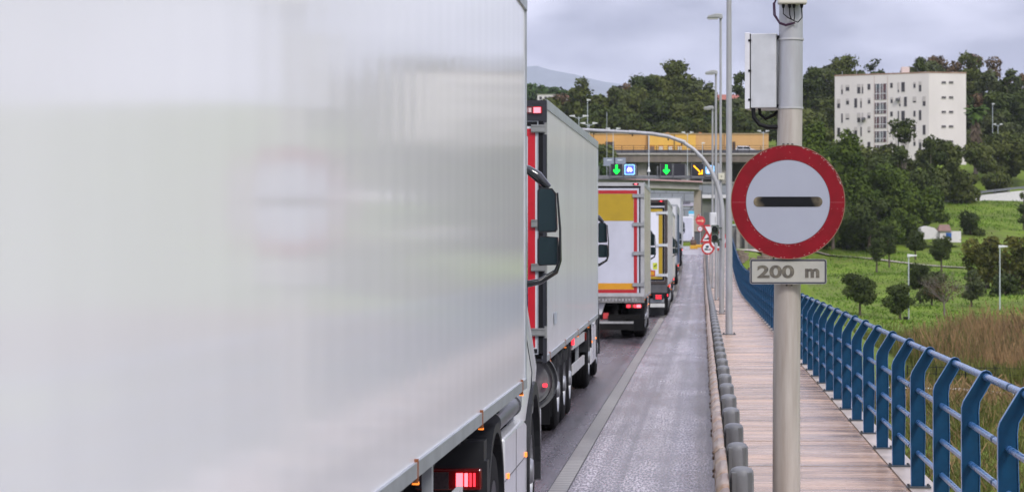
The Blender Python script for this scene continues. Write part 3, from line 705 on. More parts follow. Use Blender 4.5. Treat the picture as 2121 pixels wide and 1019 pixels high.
# ---------------------------------------------------------------- sign post beside the footway
galv = mat('galvanised pole', (.38,.39,.41), .48, .25, col2=(.31,.305,.30), vscale=4, stretch=(2,2,.35), rvar=.1)
galv_b = mat('stained pole', (.46,.43,.39), .5, .2, col2=(.33,.29,.25), vscale=3, stretch=(3,3,.25), rvar=.1)
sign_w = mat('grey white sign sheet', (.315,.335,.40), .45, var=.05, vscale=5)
sign_w2 = mat('white sign sheet', (.70,.70,.72), .4, var=.1)
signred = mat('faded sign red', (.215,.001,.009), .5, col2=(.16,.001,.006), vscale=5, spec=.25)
sign_bk = mat('sign back grey', (.25,.26,.27), .5, .4, var=.2)
PX, PY_ = .668, 18.66
pt = thing('sign_post', 'large grey pole with a big red ringed round sign above a 200 m plate', 'sign post', (PX, PY_, 0))
s = MB(); s.tube([(0,0,zr(18)+.2),(0,0,1.2),(.012,0,2.4),(.03,0,3.39)], [.1115,.109,.104,.098], 40); pole = s.build('pole', galv_b, pt, smooth=True)
s = MB(); s.tube([(.03,0,3.391),(.041,0,4.8)], [.0995,.090], 40); s.build('upper_pole', galv, pole, smooth=True)
for z in (3.385, 3.93):
    s = MB(); s.lathe([(-.008,.099),(-.008,.1035),(.008,.1035),(.008,.099)], (.031+(z-3.39)*.008,0,z), 'z', 40); s.build('band', alu_l, pole, smooth=True)
s = MB(); s.box((-.2,-.2,.205),(.2,.2,.225)); s.build('base_plate', plate, pt)
def disc(par, name, c, r, y0, y1, m, r_in=0, n=72):
    s = MB(); vs = []
    if r_in:
        s.lathe([(y0,r_in),(y0,r),(y1,r),(y1,r_in),(y0,r_in)], (c[0],0,c[1]), 'y', n)
    else: s.prism([(c[0]+r*math.cos(2*math.pi*k/n), c[1]+r*math.sin(2*math.pi*k/n)) for k in range(n)], 'y', y0, y1)
    return s.build(name, m, par)
cz = 2.636; cx = .674-PX
rs_ = disc(pt, 'round_sign', (cx,cz), .447, -.165, -.13, sign_bk)
disc(rs_, 'sign_rim', (cx,cz), .4515, -.172, -.128, mat('sign rim edge', (.30,.17,.10), .5, var=.5, vscale=30), .4465)
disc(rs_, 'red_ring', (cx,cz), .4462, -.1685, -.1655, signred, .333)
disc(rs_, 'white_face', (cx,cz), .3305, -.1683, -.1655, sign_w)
disc(rs_, 'ring_edge', (cx,cz), .3325, -.1690, -.1655, mat('dark sign edge', (.07,.03,.04), .5), .3295)
s = MB(); a_ = .0395; L_ = .2325; pts = [(cx+L_+a_*math.cos(R(t)), cz+.002+a_*math.sin(R(t))) for t in range(-90, 91, 12)] + [(cx-L_+a_*math.cos(R(t)), cz+.002+a_*math.sin(R(t))) for t in range(90, 271, 12)]
s.prism(pts, 'y', -.171, -.1684)
bm_ = mat('faded black bar', (.015,.016,.018), .6, spec=.1)
t = bm_.node_tree; b = t.nodes['Principled BSDF']               # paint worn to ochre at both ends
co = t.nodes.new('ShaderNodeTexCoord'); sx_ = t.nodes.new('ShaderNodeSeparateXYZ'); t.links.new(co.outputs['Object'], sx_.inputs[0])
ab = t.nodes.new('ShaderNodeMath'); ab.operation = 'ABSOLUTE'; t.links.new(sx_.outputs['X'], ab.inputs[0])
mr_ = t.nodes.new('ShaderNodeMapRange'); mr_.inputs['From Min'].default_value = .15; mr_.inputs['From Max'].default_value = .25; t.links.new(ab.outputs[0], mr_.inputs['Value'])
n = t.nodes.new('ShaderNodeTexNoise'); n.inputs['Scale'].default_value = 11; t.links.new(co.outputs['Object'], n.inputs['Vector'])
mu = t.nodes.new('ShaderNodeMath'); mu.operation = 'MULTIPLY'; t.links.new(mr_.outputs[0], mu.inputs[0]); t.links.new(n.outputs['Fac'], mu.inputs[1])
m2_ = t.nodes.new('ShaderNodeMapRange'); m2_.inputs['From Min'].default_value = .18; m2_.inputs['From Max'].default_value = .62; t.links.new(mu.outputs[0], m2_.inputs['Value'])
mc = t.nodes.new('ShaderNodeMix'); mc.data_type = 'RGBA'; mc.inputs['A'].default_value = (.010,.011,.013,1); mc.inputs['B'].default_value = (.24,.20,.13,1)
t.links.new(m2_.outputs[0], mc.inputs['Factor']); t.links.new(mc.outputs['Result'], b.inputs['Base Color'])
s.build('black_bar', bm_, rs_)
# chips of missing paint round the ring, joint lines of the sheeting
random.seed(11); s = MB()
for (rad, cnt, a0, a1, sz) in ((.438,46,15,75,.006),(.437,16,-65,15,.004),(.345,40,170,330,.0035),(.436,10,225,300,.006),(.39,9,-80,200,.003),(.343,16,-60,160,.003),(.437,12,90,130,.005)):
    for k in range(cnt):
        a = R(random.uniform(a0, a1)); rr_ = rad+random.uniform(-.006,.006); x = cx+rr_*math.cos(a); z = cz+rr_*math.sin(a); L_ = sz*random.uniform(.4,1.7); wv_ = sz*.35*random.uniform(.5,1.3)
        tx, tz = -math.sin(a), math.cos(a)
        s.prism([(x-tx*L_, z-tz*L_), (x+math.cos(a)*wv_, z+math.sin(a)*wv_), (x+tx*L_*.8, z+tz*L_*.8), (x-math.cos(a)*wv_, z-math.sin(a)*wv_)], 'y', -.1693, -.1686)
s.build('paint_chips', mat('bare primer', (.55,.45,.42), .6), rs_)
s = MB()
for (a, c) in ((-.445,-.335),(.335,.445)): s.box((cx+a,-.1691,cz-.0035),(cx+c,-.1686,cz-.0018))
s.build('sheet_joint', mat('joint line', (.38,.12,.13), .5), rs_)
s = MB()
for xx in (-.035, 0, .035): s.lathe([(0,.009),(.012,.009),(.012,0)], (cx+xx,-.15,cz+.449), 'z', 8)
s.build('top_bolt', mat('dark bolt', (.06,.05,.05), .5), rs_)
# distance plate
def rrect(x0, z0, x1, z1, r, n=6):
    o = []
    for (px_, pz_, a) in ((x1-r,z1-r,0),(x0+r,z1-r,90),(x0+r,z0+r,180),(x1-r,z0+r,270)):
        o += [(px_+r*math.cos(R(a+90*k/n)), pz_+r*math.sin(R(a+90*k/n))) for k in range(n+1)]
    return o
def rframe(x0, z0, x1, z1, r, w_, y0, y1, mb):
    A = rrect(x0,z0,x1,z1,r); B = rrect(x0+w_,z0+w_,x1-w_,z1-w_,max(.003,r-w_)); n = len(A)
    vs = [(p[0],y0,p[1]) for p in A]+[(p[0],y0,p[1]) for p in B]+[(p[0],y1,p[1]) for p in A]+[(p[0],y1,p[1]) for p in B]
    fs = []
    for i in range(n):
        j = (i+1) % n; fs += [(i,j,n+j,n+i),(2*n+i,3*n+i,3*n+j,2*n+j),(i,2*n+i,2*n+j,j),(n+i,n+j,3*n+j,3*n+i)]
    return mb.add(vs, fs)
dx0, dx1, dz0, dz1 = .677-PX-.3025, .677-PX+.3025, 1.990, 2.186
s = MB(); s.prism(rrect(dx0,dz0,dx1,dz1,.02), 'y', -.15, -.13); dp = s.build('distance_plate', sign_bk, pt)
s = MB(); rframe(dx0-.001,dz0-.001,dx1+.001,dz1+.001,.02,.004,-.156,-.129,s); s.build('plate_lip', mat('worn rim', (.36,.35,.34), .5, .2, var=.5, vscale=20), dp)
s = MB(); s.prism(rrect(dx0+.004,dz0+.004,dx1-.004,dz1-.004,.017), 'y', -.1522, -.1505); s.build('plate_face', mat('yellowed plate', (.40,.39,.34), .5, spec=.2, col2=(.33,.33,.30), vscale=6), dp)
s = MB(); rframe(dx0+.004,dz0+.004,dx1-.004,dz1-.004,.017,.0115,-.1536,-.1524,s); s.build('plate_border', mat('dark plate border', (.045,.047,.06), .5), dp)
def text(par, name, body, x, z, size, m, y, width=None, bold=.012, depth=.0008, height=None, align='CENTER'):
    c = bpy.data.curves.new(name, 'FONT'); c.body = body; c.size = size; c.extrude = depth; c.offset = bold*size; c.align_x = align; c.align_y = 'CENTER'
    o = bpy.data.objects.new(name, c); COL.objects.link(o); bpy.context.view_layer.update()
    dg = bpy.context.evaluated_depsgraph_get(); me = bpy.data.meshes.new_from_object(o.evaluated_get(dg)); bpy.data.objects.remove(o)
    xs_ = [v.co.x for v in me.vertices]; ys_ = [v.co.y for v in me.vertices]
    cx_, cy_ = (min(xs_)+max(xs_))/2, (min(ys_)+max(ys_))/2
    sx = width/(max(xs_)-min(xs_)) if width else 1; sy = height/(max(ys_)-min(ys_)) if height else 1
    for v in me.vertices: v.co = ((v.co.x-cx_)*sx+x, y-v.co.z, (v.co.y-cy_)*sy+z)
    me.materials.clear(); me.materials.append(m)
    o = bpy.data.objects.new(name, me); COL.objects.link(o); o.parent = par; return o
ink = mat('faded lettering', (.075,.07,.065), .6, spec=.1, col2=(.17,.155,.12), vscale=22)
tcx = .668-PX
text(dp, 'digits', '200', tcx-.090, 2.088, .13, ink, -.1540, .292, .035, height=.101)
text(dp, 'unit_letter', 'm', tcx+.198, 2.076, .13, ink, -.1540, .113, .045, height=.073)
s = MB(); s.lathe([(0,.008),(-.012,.008),(-.012,0)], (dx0+.29,-.14,dz0-.004), 'z', 8); s.lathe([(0,.008),(-.012,.008),(-.012,0)], (dx0+.33,-.14,dz0-.004), 'z', 8); s.build('plate_bolt', MATS['dark bolt'], dp)
# control cabinet on the road side of the pole
cb = MB(); A = R(-11)
bx, by = -.085, -.06
def rot(p): x, y = p[0]-bx, p[1]-by; return (bx+x*math.cos(A)-y*math.sin(A), by+x*math.sin(A)+y*math.cos(A))
def rbox(mb, x0, y0, z0, x1, y1, z1): mb.prism([rot((x0,y0)),rot((x1,y0)),rot((x1,y1)),rot((x0,y1))], 'z', z0, z1); return mb
cabm = mat('painted steel cabinet', (.50,.515,.53), .42, var=.14, vscale=7, coat=.1)
cab_ = rbox(MB(), -.29,-.06,3.385,-.085,.33,3.975).build('control_cabinet', cabm, pt, bevel=.006)
rbox(MB(), -.335,-.068,3.377,-.296,.338,3.983).build('cabinet_door', mat('cabinet door paint', (.62,.62,.64), .4, var=.1, vscale=8), cab_, bevel=.004)
rbox(MB(), -.2958,-.06,3.387,-.2902,.33,3.973).build('door_seal', blk, cab_)
for z in (3.45, 3.68, 3.92):
    rbox(MB(), -.306,-.074,z-.008,-.285,-.062,z+.008).build('hinge', blk, cab_)
for z in (3.47, 3.86):
    rbox(MB(), -.346,.22,z-.015,-.336,.26,z+.015).build('lock', blk, cab_)
for z in (3.40, 3.945): 
    s = MB(); s.box((-.10,-.03,z-.014),(-.05,.03,z+.014)); s.build('bracket', blk, cab_)
for (x0, dy, dz, r) in ((-.265,0,.155,.017),(-.215,.05,.10,.013)):
    s = MB(); s.tube([(x0,dy,3.39),(x0+.005,dy,3.39-dz*.5),(x0+.05,dy,3.39-dz*.88),(x0+.12,dy,3.39-dz*(1.0 if r > .015 else .55)),(-.07,dy*.5,3.39-dz*(1 if r > .015 else .3))], r, 10); s.build('conduit', blk, pt, smooth=True)
# junction box at the top and its loose cables
s = MB(); s.box((-.075,-.20,4.195),(.155,-.075,4.46)); jb = s.build('junction_box', mat('beige junction box', (.60,.58,.50), .5, var=.12), pt, bevel=.012)
for (xx, zz) in ((-.085,4.255),(.165,4.265)):
    s = MB(); s.lathe([(-.01,.012),(-.01,.02),(.01,.02),(.01,.012)], (xx,-.13,zz), 'y', 14); s.build('lug', mat('dark red lug', (.16,.02,.03), .5), jb)
random.seed(5)
ends = ((-.058,.02),(-.02,.03),(.02,.05),(.045,.04),(.115,.10))
for i, (xx, sag) in enumerate(((-.03,.12),(.02,.10),(.055,.09),(.115,.12),(-.06,.165),(-.075,.19))):
    x1 = .045+.004*i; z1 = 4.075-.003*i
    if i >= 4:
        pts = [(-.085,-.14,4.28-.01*i),(-.10-.01*(i-4),-.15,4.20),(-.095-.012*(i-4),-.15,4.11),(-.06,-.15,4.05-.01*(i-4)),(-.01,-.13,4.035-.01*(i-4)),(x1,-.11,z1-.01)]
        m_ = mat('purple black cable', (.035,.01,.035), .4)
    else:
        pts = [(xx,-.14,4.19),(xx,-.145,4.15),(xx+(x1-xx)*.2+.01*(i-1.5),-.145,4.12-.01*i),((xx+x1)/2,-.13,4.09-.012*i),(x1,-.11,z1)]; m_ = blk
    s = MB(); s.tube(pts, .0042 if i != 4 else .007, 8); s.build('cable', m_, jb, smooth=True)
for xx in (-.03,.02,.055,.115):
    s = MB(); s.lathe([(-.03,.008),(-.015,.013),(.0,.013)], (xx,-.14,4.195), 'z', 10); s.build('cable_gland', blk, jb)

# ---------------------------------------------------------------- lamp posts and arch on the footway
def lamp_post(label, x, y, h, rb, rt, grp, arm=.45, boxes=(), dims=1.0):
    z = zr(y)+.2; t_ = thing('street_lamp', label, 'street lamp', (x,y,z), 0, grp)
    s = MB(); s.tube([(0,0,0),(0,0,h)], [rb,rt], 20); pl = s.build('pole', galv, t_, smooth=True)
    s = MB(); s.box((-.17,-.17,.0),(.17,.17,.018))
    for a in (-.13,.13):
        for c in (-.13,.13): s.lathe([(.018,.018),(.05,.018),(.05,0)], (a,c,0), 'z', 6)
    s.build('base_plate', plate, pl)
    s = MB(); s.tube([(0,0,h-.02),(0,0,h+.03),(-arm*.25,0,h+.05)], rt*.9, 12); s.build('arm', galv, t_, smooth=True)
    s = MB(); s.prism([(-arm-.02,h-.02),(-arm+.03,h+.06),(-.16,h+.13),(.04,h+.12),(.07,h+.03),(.05,h-.05),(-.03,h-.05),(-.06,h-.01)], 'y', -.16, .16)
    hd = s.build('lamp_head', mat('lamp head grey', (.36,.37,.36), .45, var=.2), t_, bevel=.02)
    s = MB(); s.box((-arm+.02,-.12,h-.055),(-.09,.12,h-.012)); s.build('lens', mat('lamp lens', (.55,.56,.5), .2), hd)
    return t_
GL = 'street lamps along the footway'
L1 = lamp_post('nearest and thickest lamp post on the footway, its lamp above the view', .652, 57.6, 10.3, .088, .055, GL)
L2 = lamp_post('slim lamp post with the highest lamp head in view, behind the arch base', .615, 79.5, 9.95, .05, .038, GL)
L3 = lamp_post('third lamp post, lamp head just above the white roofed house', .565, 98.5, 9.5, .06, .045, GL)
L4 = lamp_post('farthest footway lamp post, head lower than the other two lamps', .51, 118.5, 9.05, .06, .045, GL)
s = MB(); s.box((-.24,-.24,3.08),(.03,-.07,3.66)); cbx = s.build('meter_box', mat('white cabinet', (.60,.61,.62), .45, var=.1), L3, bevel=.03)
s = MB(); s.box((-.03,-.25,3.2),(-.02,-.241,3.5)); s.build('box_seam', blk, cbx)
s = MB(); s.box((-.08,-.16,4.46),(.13,-.05,4.68)); c2 = s.build('junction_box', mat('cream box', (.55,.53,.42), .5), L2, bevel=.01)
s = MB(); s.lathe([(-.01,.018),(-.01,0)], (.025,-.16,4.57), 'y', 10); s.build('lock', blk, c2)
# arched tube over the carriageway
at_ = thing('arch_gantry', 'curved grey tube arch rising from the footway and bending left over the lorries', 'gantry', (0,76.5,0))
A_ = [(1494.5,648),(1495.5,560),(1496.5,480),(1496,435),(1492,405),(1484,378),(1472,352),(1456,329),(1436,309),(1412,293),(1384,283),(1350,277.5),(1310,274.5),(1270,272.5),(1230,270.5),(1190,268.5)]
pts = [((a-VX)*76.5/F, 0, EYE+(VY-c)*76.5/F) for a, c in A_] + [(-6,0,6.22),(-7.6,0,6.1),(-9,0,5.3),(-9.75,0,4.0),(-9.75,0,.85)]
s = MB(); s.tube(pts, [.082]*4+[.072]*3+[.062]*5+[.055]*9, 16); s.build('arch_tube', galv, at_, smooth=True)
for (i, k) in ((12,0),(9,0)):
    p, q = Vector(pts[i]), Vector(pts[i+1]); d = (q-p).normalized()*.12
    s = MB(); s.tube([p-d, p+d], .068, 16); s.build('sleeve', galv, at_, smooth=True)
random.seed(2)
for i in (6,7,8,9,10,12,14):
    p = Vector(pts[i]); s = MB(); s.lathe([(-.06,.02),(.0,.02)], (p.x,p.y,p.z-.07), 'z', 8); s.build('clamp', blk, at_)
s = MB(); s.box((.46,-.18,.2),(.82,.18,.22)); s.build('base_plate', plate, at_)
# traffic light on the arch foot
tl = thing('traffic_light', 'two lens green black traffic light, unlit, bracketed to the arch foot', 'traffic light', (0,76.2,0))
tlm = mat('traffic light green', (.035,.06,.035), .5, var=.3)
x0 = (1473.5-VX)*76/F; x1 = (1489-VX)*76/F; zt_ = EYE+(VY-466)*76/F; zb_ = EYE+(VY-502)*76/F
s = MB(); s.prism(rrect(x0,zb_,x1,zt_,.03), 'y', -.02, .16); hs = s.build('housing', tlm, tl)
for zc in (zt_-.14, zb_+.15):
    xc = (x0+x1)/2-.01
    s = MB(); n = 20; r_ = .105
    for k in range(n):
        a0, a1 = R(-30+240*k/n), R(-30+240*(k+1)/n)
        p = [(xc+r_*math.cos(a0), zc+r_*math.sin(a0)),(xc+r_*math.cos(a1), zc+r_*math.sin(a1)),(xc+(r_+.008)*math.cos(a1), zc+(r_+.008)*math.sin(a1)),(xc+(r_+.008)*math.cos(a0), zc+(r_+.008)*math.sin(a0))]
        s.prism(p, 'y', -.20, -.021)
    s.build('visor', mat('pale visor', (.35,.38,.36), .4), hs)
    s = MB(); s.lathe([(-.022,.10),(-.035,.07),(-.04,0)], (xc,0,zc), 'y', 20); s.build('lens', mat('dark lens', (.02,.03,.02), .15), hs)
s = MB(); s.tube([(x1-.05,.07,zb_+.1),(x1+.09,.2,zb_+.1)], .02, 8); s.tube([(x1-.05,.07,zt_-.1),(x1+.09,.2,zt_-.1)], .02, 8); s.box((x1-.04,-.03,zb_-.13),(x1+.03,.1,zb_+.02)); s.build('bracket', tlm, tl)

# ---------------------------------------------------------------- smaller road signs
def tri(px, pz, hw_, up=True):
    h_ = hw_*1.73; k = 1 if up else -1
    return [(px-hw_, pz-k*h_*.33), (px+hw_, pz-k*h_*.33), (px, pz+k*h_*.67)]
brightred = mat('sign red', (.45,.02,.022), .4, var=.12)
def tri_sign(par, x, z, hw_, up, y=-.06, blob=False):
    s = MB(); s.prism(tri(x,z,hw_,up), 'y', y, y+.02); a = s.build('triangle_sign', brightred, par)
    s = MB(); s.prism(tri(x,z,hw_*.62,up), 'y', y-.004, y-.001); f = s.build('sign_face', sign_w2, a)
    if blob:
        s = MB(); q = hw_/.45
        s.prism([(x-.16*q,z-.07*q),(x+.18*q,z-.07*q),(x+.18*q,z+.06*q),(x+.05*q,z+.06*q),(x-.02*q,z+.0*q),(x-.16*q,z-.01*q)], 'y', y-.008, y-.005); s.build('pictogram', blk, f)
    return a
def round_s(par, x, z, r, y=-.06, pict=None):
    a = disc(par, 'round_sign', (x,z), r, y, y+.02, brightred, n=40)
    f = disc(a, 'sign_face', (x,z), r*.74, y-.004, y-.001, sign_w2, n=40)
    if pict == 'lorries':
        s = MB(); s.box((x-r*.5,y-.008,z-r*.32),(x+r*.02,y-.005,z-r*.05)); s.box((x-r*.15,y-.008,z-r*.32),(x+r*.5,y-.005,z-r*.22)); s.box((x-r*.3,y-.008,z+r*.05),(x+r*.15,y-.005,z+r*.4)); s.build('pictogram', mat('navy ink', (.02,.05,.07), .5), f)
        s = MB(); s.box((x+r*.18,y-.008,z-r*.18),(x+r*.42,y-.005,z-r*.05)); s.build('pictogram', brightred, f)
    if pict == 'bar':
        s = MB(); s.box((x-r*.45,y-.008,z-r*.1),(x+r*.45,y-.005,z+r*.1)); s.build('pictogram', MATS['navy ink'], f)
    if pict == 'truck':
        s = MB(); s.box((x-r*.55,y-.008,z-r*.25),(x+r*.12,y-.005,z+r*.22)); s.box((x+r*.17,y-.008,z-r*.25),(x+r*.5,y-.005,z+r*.08))
        for c_ in (-.35,.3): s.lathe([(y-.008,0),(y-.008,r*.13),(y-.005,r*.13)], (x+r*c_,0,z-r*.3), 'y', 12)
        s.build('pictogram', blk, f)
    return a
def post(label, x, y, top, grp='road signs by the end of the bridge'):
    z = zr(y)+(.2 if y < 186 else 0); t_ = thing('sign_post', label, 'road sign', (x,y,0), 0, grp)
    s = MB(); s.tube([(0,0,z),(0,0,top)], .04, 12); s.build('pole', galv, t_, smooth=True); return t_
mat('navy ink', (.02,.05,.07), .5)
def sg(px, py, d, xo): return ((px-VX)*d/F-xo, EYE+(VY-py)*d/F)
d = 112; xo = (1471-VX)*d/F
b1 = post('sign post with two red bordered triangles above a small round sign of two vehicles', xo, d, 4.1)
x, z = sg(1470,475,d,xo); tri_sign(b1, x, z, .36, False, -.10)
x, z = sg(1464,494,d,xo); tri_sign(b1, x, z, .33, True, -.07, True)
x, z = sg(1466,514,d,xo); round_s(b1, x, z, .31, -.09, 'lorries')
d = 104; xo = (1488-VX)*d/F
b2 = post('sign post with a large red ringed lorry sign half hidden behind the traffic light', xo, d, 3.3)
x, z = sg(1488,499,d,xo); round_s(b2, x, z, .43, -.06, 'truck')
d = 190; xo = (1451-VX)*d/F
b3 = post('distant sign post with a red arrow disc under a small triangle', xo, d, 5.3)
x, z = sg(1447,452,d,xo); tri_sign(b3, x, z, .30, True, -.03, True)
x, z = sg(1451,457.5,d,xo); a = disc(b3, 'round_sign', (x,z), .38, -.07, -.05, mat('red disc', (.5,.03,.04), .4), n=36)
s = MB(); s.box((x-.27,-.078,z-.035),(x+.16,-.071,z+.035)); s.prism([(x+.1,z-.14),(x+.28,z),(x+.1,z+.14),(x+.13,z)], 'y', -.078, -.071); s.build('pictogram', mat('cream arrow', (.7,.5,.3), .5), a)
x, z = sg(1450,474,d,xo); round_s(b3, x, z, .23, -.05, 'bar')

# ---------------------------------------------------------------- lane signal gantry
GY = 200; gs = GY/F
def gx(px): return (px-VX)*gs
def gz(py): return EYE+(VY-py)*gs
gt = thing('signal_gantry', 'grey steel beam gantry across the road under the lane signals', 'gantry', (0,GY,0))
s = MB(); s.box((gx(1150),-.15,gz(371)),(gx(1490),.25,gz(365))); s.build('beam', mat('gantry grey', (.20,.205,.21), .5, .3, var=.3), gt)
s = MB(); s.tube([(gx(1488),.05,2.6),(gx(1488),.05,gz(338))], .16, 14); s.build('leg', galv, gt, smooth=True)
s = MB(); s.tube([(gx(1152),.05,2.6),(gx(1152),.05,gz(338))], .16, 14); s.build('leg', galv, gt, smooth=True)
s = MB()
s.tube([(gx(1150),.3,gz(366)+.05),(gx(1490),.3,gz(366)+.05)], .05, 8); s.build('top_rail', MATS['gantry grey'], gt)
for px in (1240, 1262, 1290, 1318, 1362, 1394, 1422, 1460):
    s = MB(); s.box((gx(px)-.05,.06,gz(366)),(gx(px)+.05,.14,gz(344))); s.build('upright', MATS['gantry grey'], gt)
ga = mat('green light', (.0,1,.05), .4, emit=1.6); am = mat('amber light', (1,.42,.0), .4, emit=1.6)
bl = mat('blue lit panel', (.07,.09,.62), .4, emit=.6); cy = mat('pale lit border', (.25,.60,1), .4, emit=.9); wl = mat('white light', (.9,.9,1), .4, emit=1.1)
def signal(label, px0, px1, kind):
    t_ = thing('lane_signal', label, 'lane signal', (gx((px0+px1)/2), GY, gz(352)), 0, 'lane signals on the gantry')
    w_ = (px1-px0)*gs/2
    s = MB(); s.box((-w_,-.42,-w_-.02),(w_,-.17,w_+.02)); h_ = s.build('housing', mat('signal housing', (.012,.012,.018), .45, var=.2), t_, bevel=.02)
    s = MB(); s.box((-w_-.06,-.40,-w_-.12),(-w_-.01,-.16,w_+.04)); s.box((w_+.01,-.40,-w_-.12),(w_+.06,-.16,w_+.04)); s.box((-w_-.06,-.4,-w_-.2),(w_+.06,-.16,-w_-.06)); s.build('cradle', MATS['gantry grey'], t_)
    y0, y1 = -.435, -.421
    if kind == 'down':
        s = MB(); s.box((-.08,y0,-.18),(.08,y1,.40)); s.prism([(-.30,-.06),(-.20,.02),(0,-.16),(.20,.02),(.30,-.06),(0,-.40)], 'y', y0-.003, y1-.003); s.build('arrow', ga, h_)
    if kind == 'diag':
        c = math.cos(R(45)); 
        def rt(p): return (p[0]*c+p[1]*c, -p[0]*c+p[1]*c)
        s = MB(); s.prism([rt(p) for p in ((-.48,-.045),(.3,-.045),(.3,.045),(-.48,.045))], 'y', y0, y1)
        s.prism([(.05,-.40),(.42,-.40),(.42,-.02),(.34,-.02),(.34,-.28),(.05,-.32)], 'y', y0-.003, y1-.003); s.build('arrow', am, h_)
    if kind in ('car', 'sheet'):
        s = MB(); s.prism(rrect(-w_*.92,-w_*.92,w_*.92,w_*.92,.10), 'y', y0+.006, y1); p_ = s.build('lit_border', cy, h_)
        s = MB(); s.prism(rrect(-w_*.78,-w_*.78,w_*.78,w_*.78,.07), 'y', y0, y1-.006); q_ = s.build('lit_panel', bl, p_)
        if kind == 'car':
            s = MB(); s.prism([(-.22,-.12),(-.22,.0),(-.17,.06),(-.11,.18),(.11,.18),(.17,.06),(.22,.0),(.22,-.12),(.15,-.12),(.15,-.18),(.08,-.18),(.08,-.12),(-.08,-.12),(-.08,-.18),(-.15,-.18),(-.15,-.12)], 'y', y0-.01, y0-.003); s.build('car_pictogram', wl, q_)
        else:
            s = MB()
            for k in range(4): s.box((-.25,y0-.01,-.25+.14*k),(.25,y0-.003,-.18+.14*k))
            s.build('lit_lines', wl, q_)
signal('left lane signal showing a green down arrow beside the blue car panel', 1266, 1289, 'down')
signal('blue lit panel with a white car symbol on the gantry', 1293, 1316, 'car')
signal('middle lane signal showing a green down arrow beside the blank panel', 1369, 1392, 'down')
signal('blank black lane signal between the green arrow and the amber arrow', 1396, 1419, 'off')
signal('lane signal showing an amber arrow pointing down to the right', 1433, 1457, 'diag')
signal('rightmost lit blue and white panel, partly behind the arch', 1461, 1480, 'sheet')

# ---------------------------------------------------------------- far structures
def X_(px, d): return (px-VX)*d/F
def Z_(py, d): return EYE+(VY-py)*d/F
def PB(mb, px0, py0, px1, py1, d, depth): return mb.box((X_(px0,d), d, Z_(py1,d)), (X_(px1,d), d+depth, Z_(py0,d)))
# overpass in front of the yellow building
op = thing('overpass', 'concrete road overpass with railings crossing in front of the yellow building', 'bridge', (0,0,0))
D = 420
s = MB(); s.box((X_(1000,D),D,Z_(336,D)),(X_(1660,D),D+10,Z_(320,D))); s.build('deck', mat('brown grey concrete', (.22,.18,.15), .75, col2=(.12,.10,.085), vscale=.5, stretch=(1,1,.3)), op)
s = MB(); s.box((X_(1000,D),D-.25,Z_(321,D)),(X_(1660,D),D-.003,Z_(317.5,D))); s.build('edge_band', conc, op)
s = MB(); s.box((X_(1000,D),D+1.0,Z_(319.9,D)),(X_(1660,D),D+1.3,Z_(310,D))); s.build('barrier', mat('dark barrier', (.10,.10,.11), .6, var=.4, vscale=.6), op)
s = MB(); s.box((X_(1000,D),D+.1,Z_(302.3,D)),(X_(1660,D),D+.16,Z_(301.6,D))); s.box((X_(1000,D),D+.1,Z_(307.3,D)),(X_(1660,D),D+.16,Z_(306.6,D))); s.build('handrail', blk, op)
for px in range(1240, 1660, 24):
    s = MB(); s.box((X_(px,D)-.05,D+.17,Z_(319.9,D)),(X_(px,D)+.05,D+.25,Z_(301.6,D))); s.build('railing_post', blk, op)
for px in (1180, 1240, 1330, 1420, 1505, 1600):
    s = MB(); s.box((X_(px,D)-.8,D+1.5,11.0),(X_(px,D)+.8,D+3,Z_(336.1,D))); s.build('pier', conc_d, op)
s = MB(); s.box((X_(1000,D),D+7,11.0),(X_(1660,D),D+8,Z_(336.1,D))); s.build('abutment', mat('shaded rough wall', (.10,.095,.085), .8, var=.5, vscale=.4), op)  # dark fill wall, the shade under the deck put into its colour
# white van and yellow building
vt = thing('van', 'white van driving on the overpass in front of the yellow building', 'van', (X_(1546,D), D+4.5, Z_(320,D)), 0)
s = MB(); s.prism([(-1.9,.35),(1.9,.35),(1.95,.8),(1.75,1.0),(1.0,1.15),(.55,1.62),(-1.6,1.66),(-1.88,1.1)], 'y', -.85, .85); s.build('body', white_p, vt, bevel=.08)
s = MB(); s.prism([(-1.5,1.12),(-.55,1.12),(-.55,1.52),(-1.45,1.52)], 'y', -.862, -.852); s.prism([(-.45,1.12),(.85,1.12),(.5,1.52),(-.45,1.52)], 'y', -.862, -.852); s.build('window', glass, vt)
for q in (-1.15, 1.2):
    s = MB(); s.lathe([(-.1,.0),(-.1,.32),(.1,.32),(.1,0)], (q,-.8,.32), 'y', 18); s.build('wheel', rubber, vt)
s = MB(); s.box((-1.96,-.8,.7),(-1.88,-.5,1.0)); s.build('tail_light', lens_r, vt)
D = 446
yb = thing('warehouse', 'long low yellow building on the hill behind the overpass', 'building', (0,0,0))
ym = lambda n_, c: mat(n_, c, .8, var=.12, vscale=.35, stretch=(1,1,.2))
for (a, c, m_, o) in ((1150,1341,ym('ochre render', (.64,.34,.10)),0),(1341,1441,ym('bright yellow render', (.76,.44,.08)),-.4),(1441,1592,ym('tan render', (.60,.35,.14)),0)):
    s = MB(); s.box((X_(a,D)+.002,D+o,16),(X_(c,D)-.002,D+14,Z_(278.5,D))); wl_ = s.build('wall', m_, yb)
    s = MB(); s.box((X_(a,D)+.002,D+o-.15,Z_(278.4,D)),(X_(c,D)-.002,D+14,Z_(276.6,D))); s.build('coping', mat('coping', (.45,.33,.18), .7), wl_)
